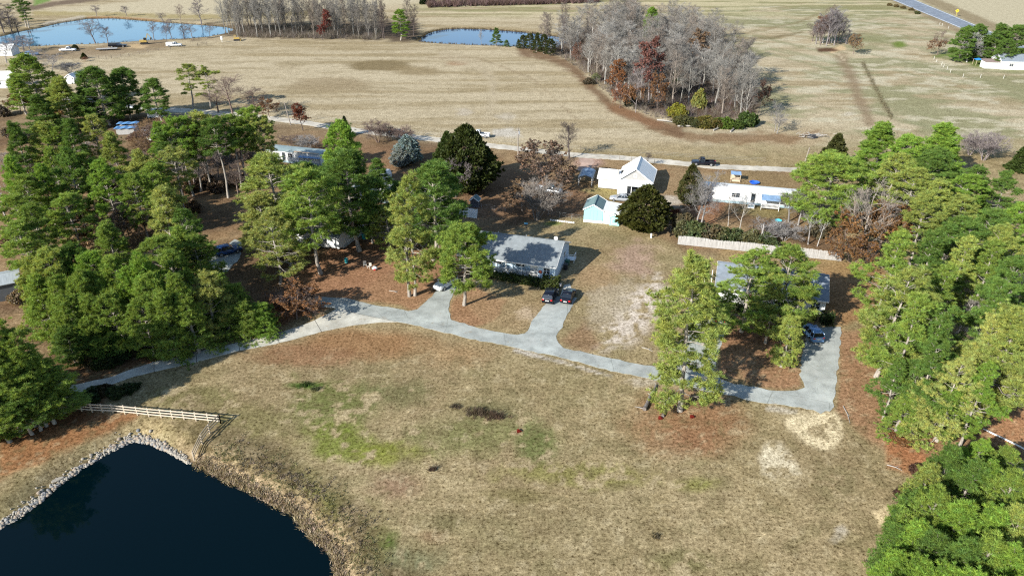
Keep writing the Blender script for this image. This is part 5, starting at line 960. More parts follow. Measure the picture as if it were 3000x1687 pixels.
for i, (x, y, s) in enumerate(RK):
    z = gz(x, y) + s * .25
    if i < 290:
        o = bpy.data.objects.new('riprap_rock', ROCKS[i % 9]); COL.objects.link(o); o.location = (x, y, z); o.scale = (s * rng.uniform(.9, 1.3), s, s * rng.uniform(.6, .9)); o.rotation_euler = (rng.uniform(-.4, .4), rng.uniform(-.4, .4), rng.uniform(0, 6.28)); tag(o, ('pale grey', 'tan', 'grey')[i % 3] + ' angular stone in the bank of stones along the near pond', 'rock', 'stones along the near pond')
    else: a = rng.uniform(0, 6.28); ca, sa = math.cos(a), math.sin(a); q = sv[i % 9] * [s, s, s * .75]; q = np.column_stack([q[:, 0] * ca - q[:, 1] * sa, q[:, 0] * sa + q[:, 1] * ca, q[:, 2]]) + [x, y, z]; V.append(q); T.append(stt[i % 9] + n0); n0 += len(q)
o = link('riprap_rubble', np_mesh('riprap_rubble', np.concatenate(V), np.concatenate(T), ROCKM[0])); o['kind'] = 'stuff'; o['label'] = 'smaller pale stones filling the bank of the near pond'
g = MB(); a = P(163, 1388); g.loft([[Vector((k * math.cos(6.283 * i / 10) * .75, k * math.sin(6.283 * i / 10) * .3, z)) for i in range(10)] for k, z in ((.9, 0), (1, .1), (.85, .16))]); o = g.build('flat_stone', ROCKM[0]); o.location = (*a, gz(*a)); o.rotation_euler = (0, 0, .7); tag(o, 'large flat white slab on the grass above the stone bank', 'slab')

# ---------------------------------------------------------------- trees: pines by the houses (placed by trunk foot)
LP = 'pines by the houses'
pine_base(1360, 894, 640, 'bushy bright pine in front of the left end of the grey roofed house', FRONT, 4.5, 0, 1, LP)
pine_base(1216, 866, 500, 'tall pale trunked pine on the straw, right one of the pair by the white car', LOOSE, 4.2, 3, 1, LP); pine_base(1200, 868, 585, 'tall pine on the straw, left one of the pair left of the white car', LOOSE, 4.6, 4, 0, LP)
pine_base(1271, 762, 470, 'dark crowned pine behind the pair on the straw', PINES, 5.2, 2, 1, LP); pine_base(1294, 700, 462, 'dark round crowned pine just left of the grey bare tree', PINES, 4.6, 2, 4, LP)
pine_base(940, 802, 480, 'tall pine with bare lower trunk on the straw before the hidden house', PINES, 5.0, 0, 2, LP); pine_base(825, 722, 440, 'big bright pine at the left end of the hidden house', PINES, 6.2, 3, 4, LP, rz=1)
pine_base(790, 760, 560, 'yellowish pine left of and in front of the hidden house', PINES, 4.4, 4, 1, LP); pine_base(822, 832, 612, 'leaning yellowish pine with visible trunk at the left end of the lane', LOOSE, 4.6, 4, 1, LP); pine_base(852, 780, 600, 'thin yellowish pine right of the leaning pine at the left end of the lane', LOOSE, 4.0, 3, 0, LP)
pine_base(1053, 735, 432, 'tall dark pine right of the hidden house', PINES, 5.6, 2, 1, LP); pine_base(1000, 700, 470, 'tall dark pine directly behind the hidden house', PINES, 5.4, 2, 4, LP); pine_base(885, 640, 470, 'dark pine behind the left half of the hidden house', PINES, 5.0, 2, 0, LP)
pine_base(1011, 560, 348, 'round bright green pine standing alone above the middle pines', ROUND, 4.8, 1, 0, LP); pine_base(1112, 590, 462, 'small dark pine between the round pine and the camper', PINES, 3.0, 2, 5, LP)
pine_base(1092, 712, 560, 'thin pine right of the hidden house, near the teal barrel', LOOSE, 3.4, 0, 0, LP); pine_base(1140, 740, 600, 'small pine on the straw between the teal barrel and the paired pines', LOOSE, 3.4, 3, 1, LP)
pine_base(1125, 700, 520, 'slender green pine in front of the glimpsed white mobile home', LOOSE, 3.6, 0, 1, LP); pine_base(1235, 720, 560, 'pine filling the gap left of the dark crowned pine', LOOSE, 4.2, 0, 0, LP); pine_base(1180, 690, 520, 'dense pine before the white mobile home glimpsed between pines', PINES, 3.8, 2, 0, LP)
pine_base(1992, 1203, 735, 'tall layered pine in front, standing alone between lane and lawn', FRONT, 4.4, 3, 0, LP)
pine_base(2172, 972, 722, 'pine with white painted trunk in front of the left half of the right house', LOOSE, 5.0, 0, 1, LP); pine_base(2274, 982, 706, 'largest pine before the right house, broad crown', LOOSE, 5.4, 0, 1, LP); pine_base(2242, 1005, 800, 'slimmer pine just left of the largest pine before the right house', LOOSE, 3.6, 3, 0, LP)
pine_base(2288, 1074, 925, 'low young pine beside the right hand drive', YOUNG, 2.3, 3, 1, LP); pine_base(2318, 985, 800, 'pine leaning over the roof end of the right house', LOOSE, 3.2, 3, 0, LP)
pine_base(2060, 1010, 830, 'pine behind the front right sparse pine, over the hidden drive', LOOSE, 4.2, 0, 0, LP)
# dark cedars and other evergreens
def ever(bx, by, ty, label, i, rad, c, mset=CEDAR, name='cedar_tree'):
    x, y = P(bx, by); return plant(mset, i, x, y, height_from(bx, by, ty), name, 'tree', '', c, (.2, .16, .12), 'dark evergreens', label, rad)
OLIVE = (.060, .066, .012); ever(1885, 672, 538, 'dense dark olive cedar in front of the farmhouse and aqua shed', 0, 4.9, OLIVE); ever(1370, 560, 357, 'huge dark spreading cedar by the gravel road', 2, 6.6, (.050, .066, .014)); ever(1318, 545, 380, 'darker green cedar joined to the left side of the huge cedar', 0, 3.6, (.046, .070, .014))
ever(2018, 600, 476, 'olive green cedar at the left end of the long white mobile home', 0, 2.6, (.085, .088, .026)); ever(1196, 478, 392, 'pale blue grey spruce beside the gravel road', 0, 3.4, (.25, .32, .32)); ever(1172, 488, 430, 'low grey blue shrubby spruce left of the taller blue spruce', 0, 2.4, (.28, .31, .30))
ever(2436, 500, 388, 'dark cedar with pointed top left of the round right pines', 1, 3.4, (.070, .076, .022)); ever(2402, 520, 430, 'shorter dark cedar at the end of the gravel road', 1, 2.8, (.066, .072, .02)); ever(2985, 500, 425, 'pointed dark green cedar at the right edge above the right pines', 1, 2.8, (.055, .085, .018)); ever(1014, 400, 338, 'small dark cedar top behind the round bright pine', 1, 1.4, (.04, .055, .03))
ever(247, 172, 154, 'small dark cedar beside the field fence, near the white pickup', 1, 1.3, (.05, .075, .016)); ever(221, 146, 130, 'small olive shrub like cedar right of the white pickup', 0, 1.4, (.06, .08, .02))
ever(1241, 13, -18, 'dark cedar at the left end of the red brown hedgerow at the top', 1, 2.4, (.025, .045, .014)); ever(1262, 12, -16, 'second dark cedar at the left end of the red brown hedgerow', 0, 2.4, (.025, .045, .014)); ever(1310, 9, -12, 'dark cedar standing behind the red brown hedgerow', 0, 2.4, (.025, .045, .014)); ever(1375, 6, -14, 'dark cedar farthest right behind the red brown hedgerow', 0, 2.6, (.025, .045, .014))
# left wood
G1 = 'pines of the left wood'
for t in ((75,150,17,6.2),(40,215,12,4),(166,217,15,5.4),(447,226,13,4)): pine_top(*t[:3], ROUND if t[3] > 4 else PINES, t[3], None, G1)
for t in ((275,187,17,6.4),(342,192,15,5.6),(240,262,10,4.2),(110,270,12,4.6)): pine_top(*t[:3], ROUND, t[3], 2, G1)
pine_base(566, 320, 184, 'tall thin layered pine rising above the field, left of its twin', SPARSE, 4.6, 3, 0, G1); pine_base(617, 319, 189, 'tall thin layered pine rising above the field, right of its twin', SPARSE, 4.2, 3, 1, G1)
for t in ((31,350,16),(111,352,15),(155,365,14),(194,343,16),(262,330,15),(320,381,15),(23,450,15),(140,430,14),(178,422,17),(230,440,15),(400,433,16),(300,462,16),(107,474,15),(60,500,14),(440,470,15),(380,500,14),
          (515,332,18),(545,350,16),(572,320,18),(622,336,18),(668,328,17),(726,306,18),(752,335,16),(690,350,15),(488,362,16),(455,352,13),(408,446,15),(495,428,16),(30,560,14),(80,590,14),(180,560,13),(40,640,13),): pine_top(*t, HIGH if 480 < t[0] < 770 and t[1] < 430 else PINES, 3.0 + (t[0] % 7) * .14, None, G1)
for t in ((468,538,16),(500,560,14),(533,602,14),(520,655,12),(308,643,13),(450,680,13),(560,680,11),(480,720,12)): pine_top(*t, LOOSE if t[0] % 2 else PINES, 3.5, 4 if t[0] in (468, 500) else None, G1)
for t in ((66,742,12),(131,722,13),(182,706,13),(250,732,12),(100,790,11),(150,800,11),(215,790,12),(290,790,11),(330,745,13),(408,730,14),(366,768,12),(440,790,12),(500,795,12),(470,840,11),(540,850,10),(582,795,11),(250,850,10),(320,850,10),(400,860,10),(190,860,10)): pine_top(*t, YOUNG if t[0] % 3 == 0 else ROUND, 3.1 + (t[0] % 5) * .15, None, G1)
for bx,by,ty in ((20,1236,900),(62,1242,890),(104,1248,935),(136,1248,962),(160,1240,1010),(60,1264,1010),(120,1260,1060),(0,1268,1055),(-60,1226,920),(-40,1264,1060),(-110,1236,1000),(150,1232,1100),(95,1272,1110),(30,1294,1150),(190,1208,1130),(-20,1302,1170)): x,y=P(bx,by); h=height_from(bx,by,ty); plant(LOOSE if bx%3 else PINES, bx+by, x, y, h, 'pine_tree', 'tree', pine_what(h, 2 if bx%2 else 0), hue(2 if bx%2 else 0), BARKC, 'pines over the pond bank', None, 3.5)
for t in ((640,800,8),(676,835,7),(620,850,7),(700,875,6),(745,890,5),(720,910,4.4),(650,895,5.4),(765,915,3.8)): pine_top(*t, YOUNG, 2.6, 1 if t[0] % 2 else 0, 'young pines along the lane')
for bx,by,ty in ((270,1050,930),(330,1036,940),(395,1020,930),(455,1004,925),(515,986,915),(565,975,910),(610,966,910),(300,1062,990),(365,1044,985),(430,1024,975),(490,1006,965),(545,992,955),(225,1070,955)): x,y=P(bx,by); h=height_from(bx,by,ty); plant(ROUND if h > 5.5 else YOUNG, bx, x, y, h, 'pine_tree', 'tree', pine_what(h, 2), hue(2), BARKC, 'shaded pines along the lane', None, 2.6 if h > 5.5 else 1.8)
# right wood
G2 = 'pines of the right wood'
for i, (x, y, ty) in enumerate(((2700,905,760),(2760,760,640),(2830,800,690),(2650,860,740),(2880,700,600),(2930,760,650),(2800,980,860),(2740,1080,950),(2870,1060,930),(2960,880,760),(2620,640,540),(2900,960,860))): X_, Y_ = P(x, y); plant(SNAG if i % 3 else BARE, i, X_, Y_, height_from(x, y, ty), 'dead_tree' if i % 3 else 'bare_tree', 'tree', 'pale dead tree' if i % 3 else 'bare grey tree', (.42, .39, .35), (.42, .39, .35), 'dead and bare trees of the right wood', None, 2.8)
for t in ((2597,348,14,5.4),(2672,392,13,4.8),(2789,354,14,5.6),(2740,428,13,5)): pine_top(*t[:3], ROUND, t[3], 1 if t[0] != 2740 else 2, G2)
for t in ((2454,443,15,7.0),): pine_top(*t[:3], ROUND, t[3], 0, G2, 1)
for t in ((2622,438,15,6),(2690,480,14,5),(2850,500,13,4.6),(2872,480,13,4.6),(2962,500,13,4.6),(2760,520,13,5),(2726,562,14,5),(2832,560,14,5),(2800,620,14,5),(2930,605,14,5),(2992,590,14,5),(2860,640,14,5),(2970,660,14,5)): pine_top(*t[:3], ROUND if t[0] % 2 else PINES, t[3] * .78, (2, 0, 1, 2, 3)[t[0] // 7 % 5], G2)
for t in ((2640,674,16,6),(2742,668,16,6),(2840,690,15,5.4),(2920,700,15,5),(2985,745,15,5),(2780,770,15,5.2),(2950,820,15,5)): pine_top(*t[:3], PINES if t[0] % 2 else LOOSE, t[3] * .76, (3, 2, 0, 4, 1)[t[0] // 7 % 5], G2)
pine_base(2566, 1104, 770, 'tall pine with forked pale trunk at the edge of the right wood, by the drive', LOOSE, 5.2, 3, 1, G2, (0, .04)); pine_base(2580, 1096, 860, 'second pale trunked pine leaning right beside the forked one', LOOSE, 4.0, 0, 0, G2, (0, .1)); pine_base(2865, 1231, 900, 'pine with pale lower trunk on the bare ground near the white pipe', LOOSE, 5.4, 3, 0, G2)
for t in ((2700,860,16,5.2),(2780,890,15,5),(2930,920,15,5),(2750,990,13,4.6),(2640,1050,9,3.4),(2825,1040,12,4.4),(2900,1060,12,4),(2985,930,15,5),(2720,1110,8,3.4),(2660,1150,6,2.8),(2800,1130,8,3.2)): pine_top(*t[:3], LOOSE if t[2] > 8 else YOUNG, t[3] * .76, (0, 3, 2, 4, 1)[t[0] // 7 % 5], G2)
pine_base(2949, 1211, 1000, 'thin leaning pale pine at the right edge above the white pipe', SPARSE, 3.4, 3, 1, G2, (0, .22)); pine_base(2985, 1190, 960, 'second thin leaning pale pine at the right edge above the white pipe', SPARSE, 3.4, 0, 0, G2, (0, .22))
for t in ((2790,1290,9,3.2),(2880,1275,6.5,2.4),(2945,1300,7,2.6),(2820,1300,6,2.4),(2735,1345,7.5,2.9),(2690,1425,7,2.8),(2852,1335,9,3.2),(2920,1350,9,3.2),(2985,1390,10,3.4),(2765,1440,9,3.2),(2840,1450,10,3.5),(2920,1470,10,3.5),(2995,1490,10,3.5),(2700,1510,8,3.0),(2650,1530,6.5,2.6),(2770,1550,9,3.3),(2850,1560,10,3.5),(2925,1580,10,3.5),(3000,1600,10,3.5),(2640,1600,7,2.6),(2700,1620,8.5,3.2),(2780,1640,9,3.3),(2860,1660,9.5,3.4),(2940,1680,10,3.4),(2650,1690,7.5,3),(2725,1710,9,3.2),(2810,1740,9,3.3),(2900,1770,10,3.4),(3010,1710,10,3.4),(2690,1460,5,2),(2640,1475,3.6,1.5)): pine_top(*t[:3], YOUNG, t[3] * .8, (1, 0, 2, 3)[t[0] // 5 % 4], 'young pines at the lower right')
for t in ((2835,72,14,5),(2880,66,14,5),(2940,65,15,5.5),(2985,70,15,5.5),(2905,100,10,4),(2965,110,11,4)): pine_top(*t[:3], ROUND, t[3], 2, 'far right pines')
pine_base(1174, 119, 25, 'bright green pine at the right end of the bare woods by the small pond', PINES, 4.2, 1, 1, 'far pines'); pine_base(78, 80, -12, 'tall dark pine with two bare stems beside the large pond', SPARSE, 5.4, 2, 1, 'far pines'); pine_base(85, 82, 6, 'second dark stem of the tall dark pine beside the large pond', SPARSE, 4.2, 2, 0, 'far pines'); pine_base(1454, 137, 80, 'small pine standing at the edge of the small pond', PINES, 2.4, 2, 3, 'far pines'); pine_base(1483, 138, 116, 'very small pine at the edge of the small pond', YOUNG, 1.6, 2, 0, 'far pines'); pine_base(1905, 130, 16, 'single green pine crown high in the middle wood', ROUND, 4, 1, 0, 'far pines')
for i, (x, y, h) in enumerate(((1530,144,6),(1552,147,7),(1572,152,8),(1592,158,8),(1612,164,7),(1518,142,4))): a = P(x, y); plant(ROUND, i, *a, h, 'pine_tree', 'tree', 'short bushy dark pine', (.05, .062, .016), BARKC, 'bushy pines by the small pond')

# ---------------------------------------------------------------- leafless trees
def bare(bx, by, ty, label, mset=BARE, rad=None, i=0, c=TWIGC, leaf=None, group='bare trees', what=''):
    x, y = P(bx, by); nm_ = 'leafy_oak' if mset is RUST else ('dead_tree' if mset is SNAG else ('multi_stem_tree' if mset is VASE else 'bare_tree')); return plant(mset, i, x, y, height_from(bx, by, ty), nm_, 'tree', what, leaf or c, c, group, label, rad)
BR = (.27, .20, .17); PK = (.34, .29, .28); DKB = (.16, .13, .12); PALE = (.36, .34, .32); RU = (.26, .135, .05); TANL = (.32, .21, .11); RED = (.20, .085, .066); ORG = (.27, .135, .058)
bare(1335, 578, 448, 'grey bare tree drooping beside the huge cedar', VASE, 4.2, 1, PK); bare(1352, 560, 470, 'second grey bare tree right behind the drooping one', BARE, 3, 0, PK); bare(1595, 560, 400, 'wide brown tree with hanging dry leaves right of the utility pole', RUST, 6.6, 1, (.26, .20, .17), (.22, .145, .10)); bare(1640, 545, 430, 'brown leaved tree behind the silver pickup', RUST, 4.8, 0, (.26, .20, .17), (.24, .155, .10))
bare(1572, 645, 520, 'broad grey many stemmed tree with tan leaves on its left side, before the silver pickup', VASE, 5.0, 1, (.33, .29, .25)); bare(1530, 620, 530, 'tan leaved tree left of the grey many stemmed one', RUST, 4.0, 1, (.36, .30, .25), TANL); bare(1668, 466, 352, 'bare upright tree beside the gravel road right of the utility pole', BARE, 3.2, 1, DKB); bare(1895, 487, 443, 'small dark bare tree at the road behind the farmhouse', BARE, 1.4, 2, DKB)
bare(2038, 668, 500, 'silver bare tree with fine branches at the left end of the long mobile home', BARE, 4.6, 3, PALE); bare(2052, 668, 530, 'second silver bare trunk beside the first at the left end of the long mobile home', BARE, 3.2, 1, PALE); bare(2133, 662, 552, 'pale dead stem with a forked top before the long mobile home', SNAG, 1.7, 0, (.50, .46, .40)); bare(2163, 690, 556, 'leaning pale dead tree before the window of the long mobile home', SNAG, 2.2, 1, (.50, .46, .40)); bare(2310, 650, 552, 'grey bare tree in front of the blue porch cover', BARE, 3.4, 0, PALE); bare(2338, 660, 570, 'grey bare tree right of the blue porch cover', BARE, 3.0, 1, PALE)
bare(2367, 716, 608, 'slim pale trunked tree behind the board fence', SNAG, 2.6, 1, PALE); bare(2394, 722, 640, 'leaning white trunk behind the right part of the board fence', SNAG, 1.6, 0, (.58, .56, .52)); bare(2225, 712, 640, 'tangled dead tree bent over the board fence', SNAG, 4.2, 1, PALE); bare(2295, 705, 645, 'low tangle of grey branches behind the board fence', VASE, 3.6, 0, PALE); bare(2258, 700, 655, 'lower grey tangle beside the dark red playhouse', VASE, 2.8, 1, PALE)
bare(2512, 752, 526, 'big pale oak with rust leaves low down at the right end of the board fence', RUST, 7.4, 0, (.46, .40, .34), RU); bare(2465, 765, 650, 'low rust leaved oak sapling at the fence end', RUST, 3.4, 1, BR, RU); bare(2500, 790, 690, 'rust brown leafy tree right of the fence end', RUST, 3.8, 1, BR, RU); bare(2570, 740, 590, 'rust leaved tree between the pale oak and the right pines', RUST, 4.2, 2, BR, RU)
bare(2650, 690, 560, 'white dead branching tree between the pale oak and the right pines', SNAG, 4.6, 1, (.60, .58, .54)); bare(2690, 700, 610, 'grey shrubby bare tree in the gap of the right pines', VASE, 4.0, 0, PALE); bare(2790, 480, 380, 'pale dead pine trunk poking out of the right pines', SNAG, 1.6, 0, (.55, .48, .42)); bare(2880, 470, 385, 'hazy grey bare trees behind the right pines', VASE, 5, 1, PK); bare(2840, 455, 392, 'faint grey bare tree at the field side of the right pines', VASE, 4, 0, PK)
bare(888, 383, 300, 'small red leaved tree on a dark trunk by the gravel road', RUST, 2.5, 2, DKB, (.22, .065, .03)); bare(682, 335, 208, 'wide bare tree with pinkish twigs at the field edge', BARE, 7.5, 3, BR); bare(755, 335, 252, 'bare tree with rusty twigs left of the dark leaning pole', BARE, 4.6, 0, (.25, .18, .15)); bare(790, 345, 285, 'brown leaved low tree beside the dark leaning pole', RUST, 3.4, 1, BR, (.25, .13, .06)); bare(640, 330, 260, 'smaller bare tree left of the wide pink twigged one', BARE, 4.6, 0, BR)
bare(1108, 418, 350, 'vase shaped bare tree by the gravel road', VASE, 4.4, 0, BR, None, 'vase shaped bare trees'); bare(1140, 414, 362, 'smaller vase shaped bare tree right of the first', VASE, 3.0, 1, BR, None, 'vase shaped bare trees'); bare(1185, 418, 368, 'pinkish vase shaped bare tree before the dark car', VASE, 3.2, 0, BR, None, 'vase shaped bare trees'); bare(905, 440, 396, 'low round grey bare tree behind the green roofed mobile home', VASE, 3.6, 1, PALE, None, 'vase shaped bare trees'); bare(850, 430, 395, 'low wide bare tree left of the round grey one', VASE, 3.0, 0, BR, None, 'vase shaped bare trees')
bare(155, 220, 158, 'grey bare tree behind the white gable shed', BARE, 4.6, 3, (.36, .34, .33)); bare(205, 215, 180, 'heap like grey bare thicket behind the white gable shed', VASE, 4.6, 1, (.34, .33, .33)); bare(120, 200, 140, 'grey bare tree left of the white pickup', BARE, 4.4, 0, (.36, .34, .33)); bare(250, 180, 166, 'small rusty bare bush by the field fence corner', VASE, 1.6, 0, (.30, .16, .10))
for i, (x, y, ty, l) in enumerate(((280,128,54,'broad reddish grey bare tree in front of the large pond'),(316,127,76,'smaller bare tree right of the broad one in front of the large pond'),(452,120,62,'bare tree left in the row before the right part of the large pond'),(488,121,72,'second bare tree in the row before the large pond'),(505,118,52,'leaning taller bare tree in the row before the large pond'),(540,116,72,'fourth bare tree in the row, rusty twigs, before the large pond'),(566,117,66,'fifth bare tree in the row before the large pond'),(615,112,70,'last bare tree in the row before the large pond'),(283,49,14,'lone upright bare tree on the far bank of the large pond'),(372,48,16,'faint thin bare tree on the far bank of the large pond'),(590,72,-10,'spreading bare tree at the far right bank of the large pond'),(530,66,10,'rusty bare tree on the far bank of the large pond'),(478,62,34,'small bare tree on the far bank of the large pond'))):
    bare(x, y, ty, l, BARE, (5 if i in (0, 10) else 3.0), i, (.26, .22, .22) if i not in (5, 11) else BR, None, 'bare trees round the large pond')
for i, (x, y, ty) in enumerate(((12,98,30),(35,96,40),(52,94,34),(8,80,10),(-15,100,34),(28,70,8))): bare(x, y, ty, None, SLIM, 4, i, (.2, .17, .17), None, 'dark bare trees left of the large pond', 'dark bare tree')
for i, (x, y, ty) in enumerate(((40,160,108),(70,150,100),(95,170,112),(20,185,120))): bare(x, y, ty, None, BARE, 4.6, i, (.33, .31, .32), None, 'grey bare trees near the round left pine', 'grey bare tree')
for i, (x, y, ty, l) in enumerate(((48,600,530,'white dead tree at the left edge among the pines'),(20,640,560,'second white dead tree at the left edge among the pines'),(268,470,400,'white bare tree in the left wood'),(238,560,470,'slender pale bare tree leaning in the left wood'),(355,670,620,'pale dead snag by the tan leaved thicket'),(232,920,868,'grey dead brush among the left front pines'))): bare(x, y, ty, l, SNAG if i != 5 else VASE, 3.2, i, (.55, .52, .48), None, 'pale dead trees of the left wood')
for i, (x, y, ty, l) in enumerate(((385,715,592,'tan leaved bare oak in the middle of the left wood'),(325,728,622,'tan leaved bare oak left of another in the left wood'),(255,745,660,'yellow tan leaved tree among the left pines'),(300,750,655,'tan leaved thicket tree right of the yellow tan one'),(30,710,660,'reddish leaved tree at the left edge'),(60,330,270,'rusty leaved tree below the round left pine'),(440,470,395,'tan bare thicket right of the blue tarp shed'),(470,420,340,'grey brown bare tree right of the white camper'),(430,440,360,'brown leaved tree before the white camper'),(120,560,490,'rusty leaved tree deep in the left wood'))): bare(x, y, ty, l, RUST if i not in (6, 7) else VASE, 4.4, i % 2 if i not in (6, 7) else i % 2, BR, (TANL, TANL, (.36, .25, .10), TANL, RED, RU, TANL, TANL, (.26, .15, .09), RU)[i], 'dry leaved trees of the left wood')
bare(870, 935, 830, 'orange leaved scrub oak at the left end of the lane', RUST, 4.6, 1, BR, ORG); bare(835, 925, 850, 'rusty leaved scrub left of the orange oak', RUST, 3.6, 0, BR, (.28, .11, .03)); bare(905, 905, 850, 'bare brown scrub beside the mailbox', VASE, 2.6, 0, (.28, .22, .18)); bare(800, 950, 880, 'reddish brown scrub over the concrete lane', RUST, 2.8, 1, BR, (.24, .12, .05))
for i, (x, y, ty) in enumerate(((640,520,410),(680,535,420),(715,520,400),(610,540,440),(745,510,400),(660,470,380),(575,560,470),(230,560,450),(300,600,500),(340,560,470),(160,600,500),(90,640,540),(415,520,440),(265,480,390),(190,470,395),(110,560,470),(355,640,560),(700,570,470),(540,520,430),(30,520,440))): bare(x, y, ty, None, SLIM if i % 2 else BARE, 3.0, i, ((.30,.25,.22),(.36,.31,.28),(.26,.20,.17))[i % 3], None, 'bare trees of the left wood', ('brown bare tree','grey brown bare tree','dark brown bare tree')[i % 3])
# bare woods behind the big field
rng = np.random.RandomState(77); PT = []
def scatter(poly, n, mind):
    W = np.array([P(*p) for p in poly]); lo, hi = W.min(0), W.max(0); out = []; tries = 0
    while len(out) < n and tries < 60000:
        tries += 1; q = rng.uniform(lo, hi)
        if poly_sd(np.array([q[0]]), np.array([q[1]]), W)[0] < 0 and all((q[0]-a)**2 + (q[1]-b)**2 > mind**2 for a, b in out): out.append((q[0], q[1]))
    return out
cols = [(.37, .355, .32), (.34, .318, .285), (.43, .41, .37), (.29, .262, .232), (.36, .305, .255), (.47, .45, .41)]
nm = ['grey bare tree', 'slim grey bare tree', 'pale grey bare tree', 'brownish bare tree', 'pinkish brown bare tree', 'whitish bare tree']
for i, (x, y) in enumerate(scatter([(1590,148),(1650,170),(1710,205),(1760,250),(1800,292),(1870,328),(1950,352),(2060,362),(2180,358),(2215,320),(2200,240),(2140,160),(2060,100),(1960,70),(1820,68),(1690,92),(1620,118)], 146, 2.8)):
    k = i % 6; plant(SLIM if i % 3 else BARE, i, x, y, rng.uniform(11, 18), 'bare_tree', 'tree', nm[k], cols[k], cols[k], 'bare trees of the middle wood', None, rng.uniform(3.2, 4.8))
for i, (x, y) in enumerate(scatter([(690,112),(800,112),(950,115),(1110,118),(1120,92),(1000,80),(850,76),(690,80),(640,96)], 72, 3.3)):
    k = i % 5; plant(SLIM, i, x, y, rng.uniform(14, 20), 'bare_tree', 'tree', nm[k], [c * .85 for c in cols[k]], [c * .85 for c in cols[k]], 'bare trees by the large pond')
for i, (x, y, ty, mset, rad, c, lf, l) in enumerate(((1900,306,105,RUST,4.6,(.34,.30,.29),RED,'big red leaved tree in the middle wood'),(1862,330,190,RUST,4.2,(.34,.30,.29),ORG,'orange leaved tree low in the middle wood, under the red one'),(1800,290,170,RUST,3.2,BR,(.30,.13,.05),'rust orange tree left of the red tree in the middle wood'),(1925,330,205,RUST,3.2,BR,ORG,'orange leaved tree right of the red tree in the middle wood'),(1815,318,240,RUST,3.0,BR,(.30,.12,.06),'dark rust leaved tree at the near left edge of the middle wood'),(2040,205,80,RUST,4.0,BR,(.26,.17,.10),'brown leaved tall tree at the right side of the middle wood'),(2222,330,232,RUST,3.2,DKB,(.13,.07,.045),'dark brown leaved tree at the right tip of the middle wood'),(1690,190,120,RUST,2.6,BR,(.24,.13,.09),'reddish brown tree at the left edge of the middle wood'),(958,116,24,RUST,2.6,DKB,(.22,.055,.04),'dark red leaved tree in the bare woods by the large pond'),(945,118,70,RUST,2.0,DKB,(.22,.055,.04),'lower dark red leaved tree beside the taller red one by the large pond'))): bare(x, y, ty, l, mset, rad, (2, 0, 2, 1, 1, 2, 1, 1, 2, 2)[i], c, lf, 'coloured trees of the woods')
for i, (x, y, ty, l) in enumerate(((1602,140,30,'dark tall bare tree at the left tip of the middle wood'),(1650,150,-6,'tallest dark bare tree at the left of the middle wood'),(1122,114,-14,'dark bare tree left of the green pine by the small pond'),(1127,116,10,'dark bare twin trunk left of the green pine by the small pond'),(1199,105,-12,'dark bare tree just right of the green pine by the small pond'),(1212,106,8,'crooked bare tree right of the green pine by the small pond'),(1410,136,86,'tiny bare tree at the edge of the small pond'),(2270,386,298,'slim pale bare tree at the right tip of the middle wood'),(2276,392,330,'short bare tree with dark shadow beside the slim pale one'))): bare(x, y, ty, l, SLIM if i < 6 else BARE, 2.6 if i != 6 else 1.2, i, DKB if i < 6 else PALE, None, 'edge trees of the woods')
for i, (x, y, ty) in enumerate(((2390,130,52),(2402,134,40),(2410,128,30),(2420,136,24),(2428,130,20),(2436,126,16),(2443,134,34),(2452,128,42),(2462,124,48),(2400,120,36),(2425,120,14),(2448,118,26),(2478,130,84),(2380,122,60))): bare(x, y, ty, None, SLIM, 3.4, i, ((.32, .29, .29), (.22, .17, .16), (.44, .42, .42))[i % 3], None, 'thicket of slender trees in the right field', ('grey slender tree', 'dark slender tree', 'white stemmed slender tree')[i % 3])
for i, (x, y, ty, c, l) in enumerate(((2404,128,42,(.30,.14,.06),'rusty leaved tree at the left of the thicket in the right field'),(2500,160,95,(.30,.20,.10),'small tan leaved tree right of the thicket in the right field'),(2745,162,84,(.28,.17,.10),'lone tan leaved tree at the far right lawn'))): bare(x, y, ty, l, RUST, (3.6, 3.4, 4.4)[i], (2, 1, 0)[i], BR, c, 'coloured trees of the right field')
bare(2832, 183, 88, 'white bare tree at the left of the far right house', BARE, 5.0, 0, (.60, .58, .56)); bare(2875, 178, 130, 'low white bare tree beside the blue tarp canopy', VASE, 5, 1, (.56, .54, .52)); bare(2915, 172, 128, 'second low white bare tree behind the far right house wing', VASE, 5, 0, (.54, .52, .5))

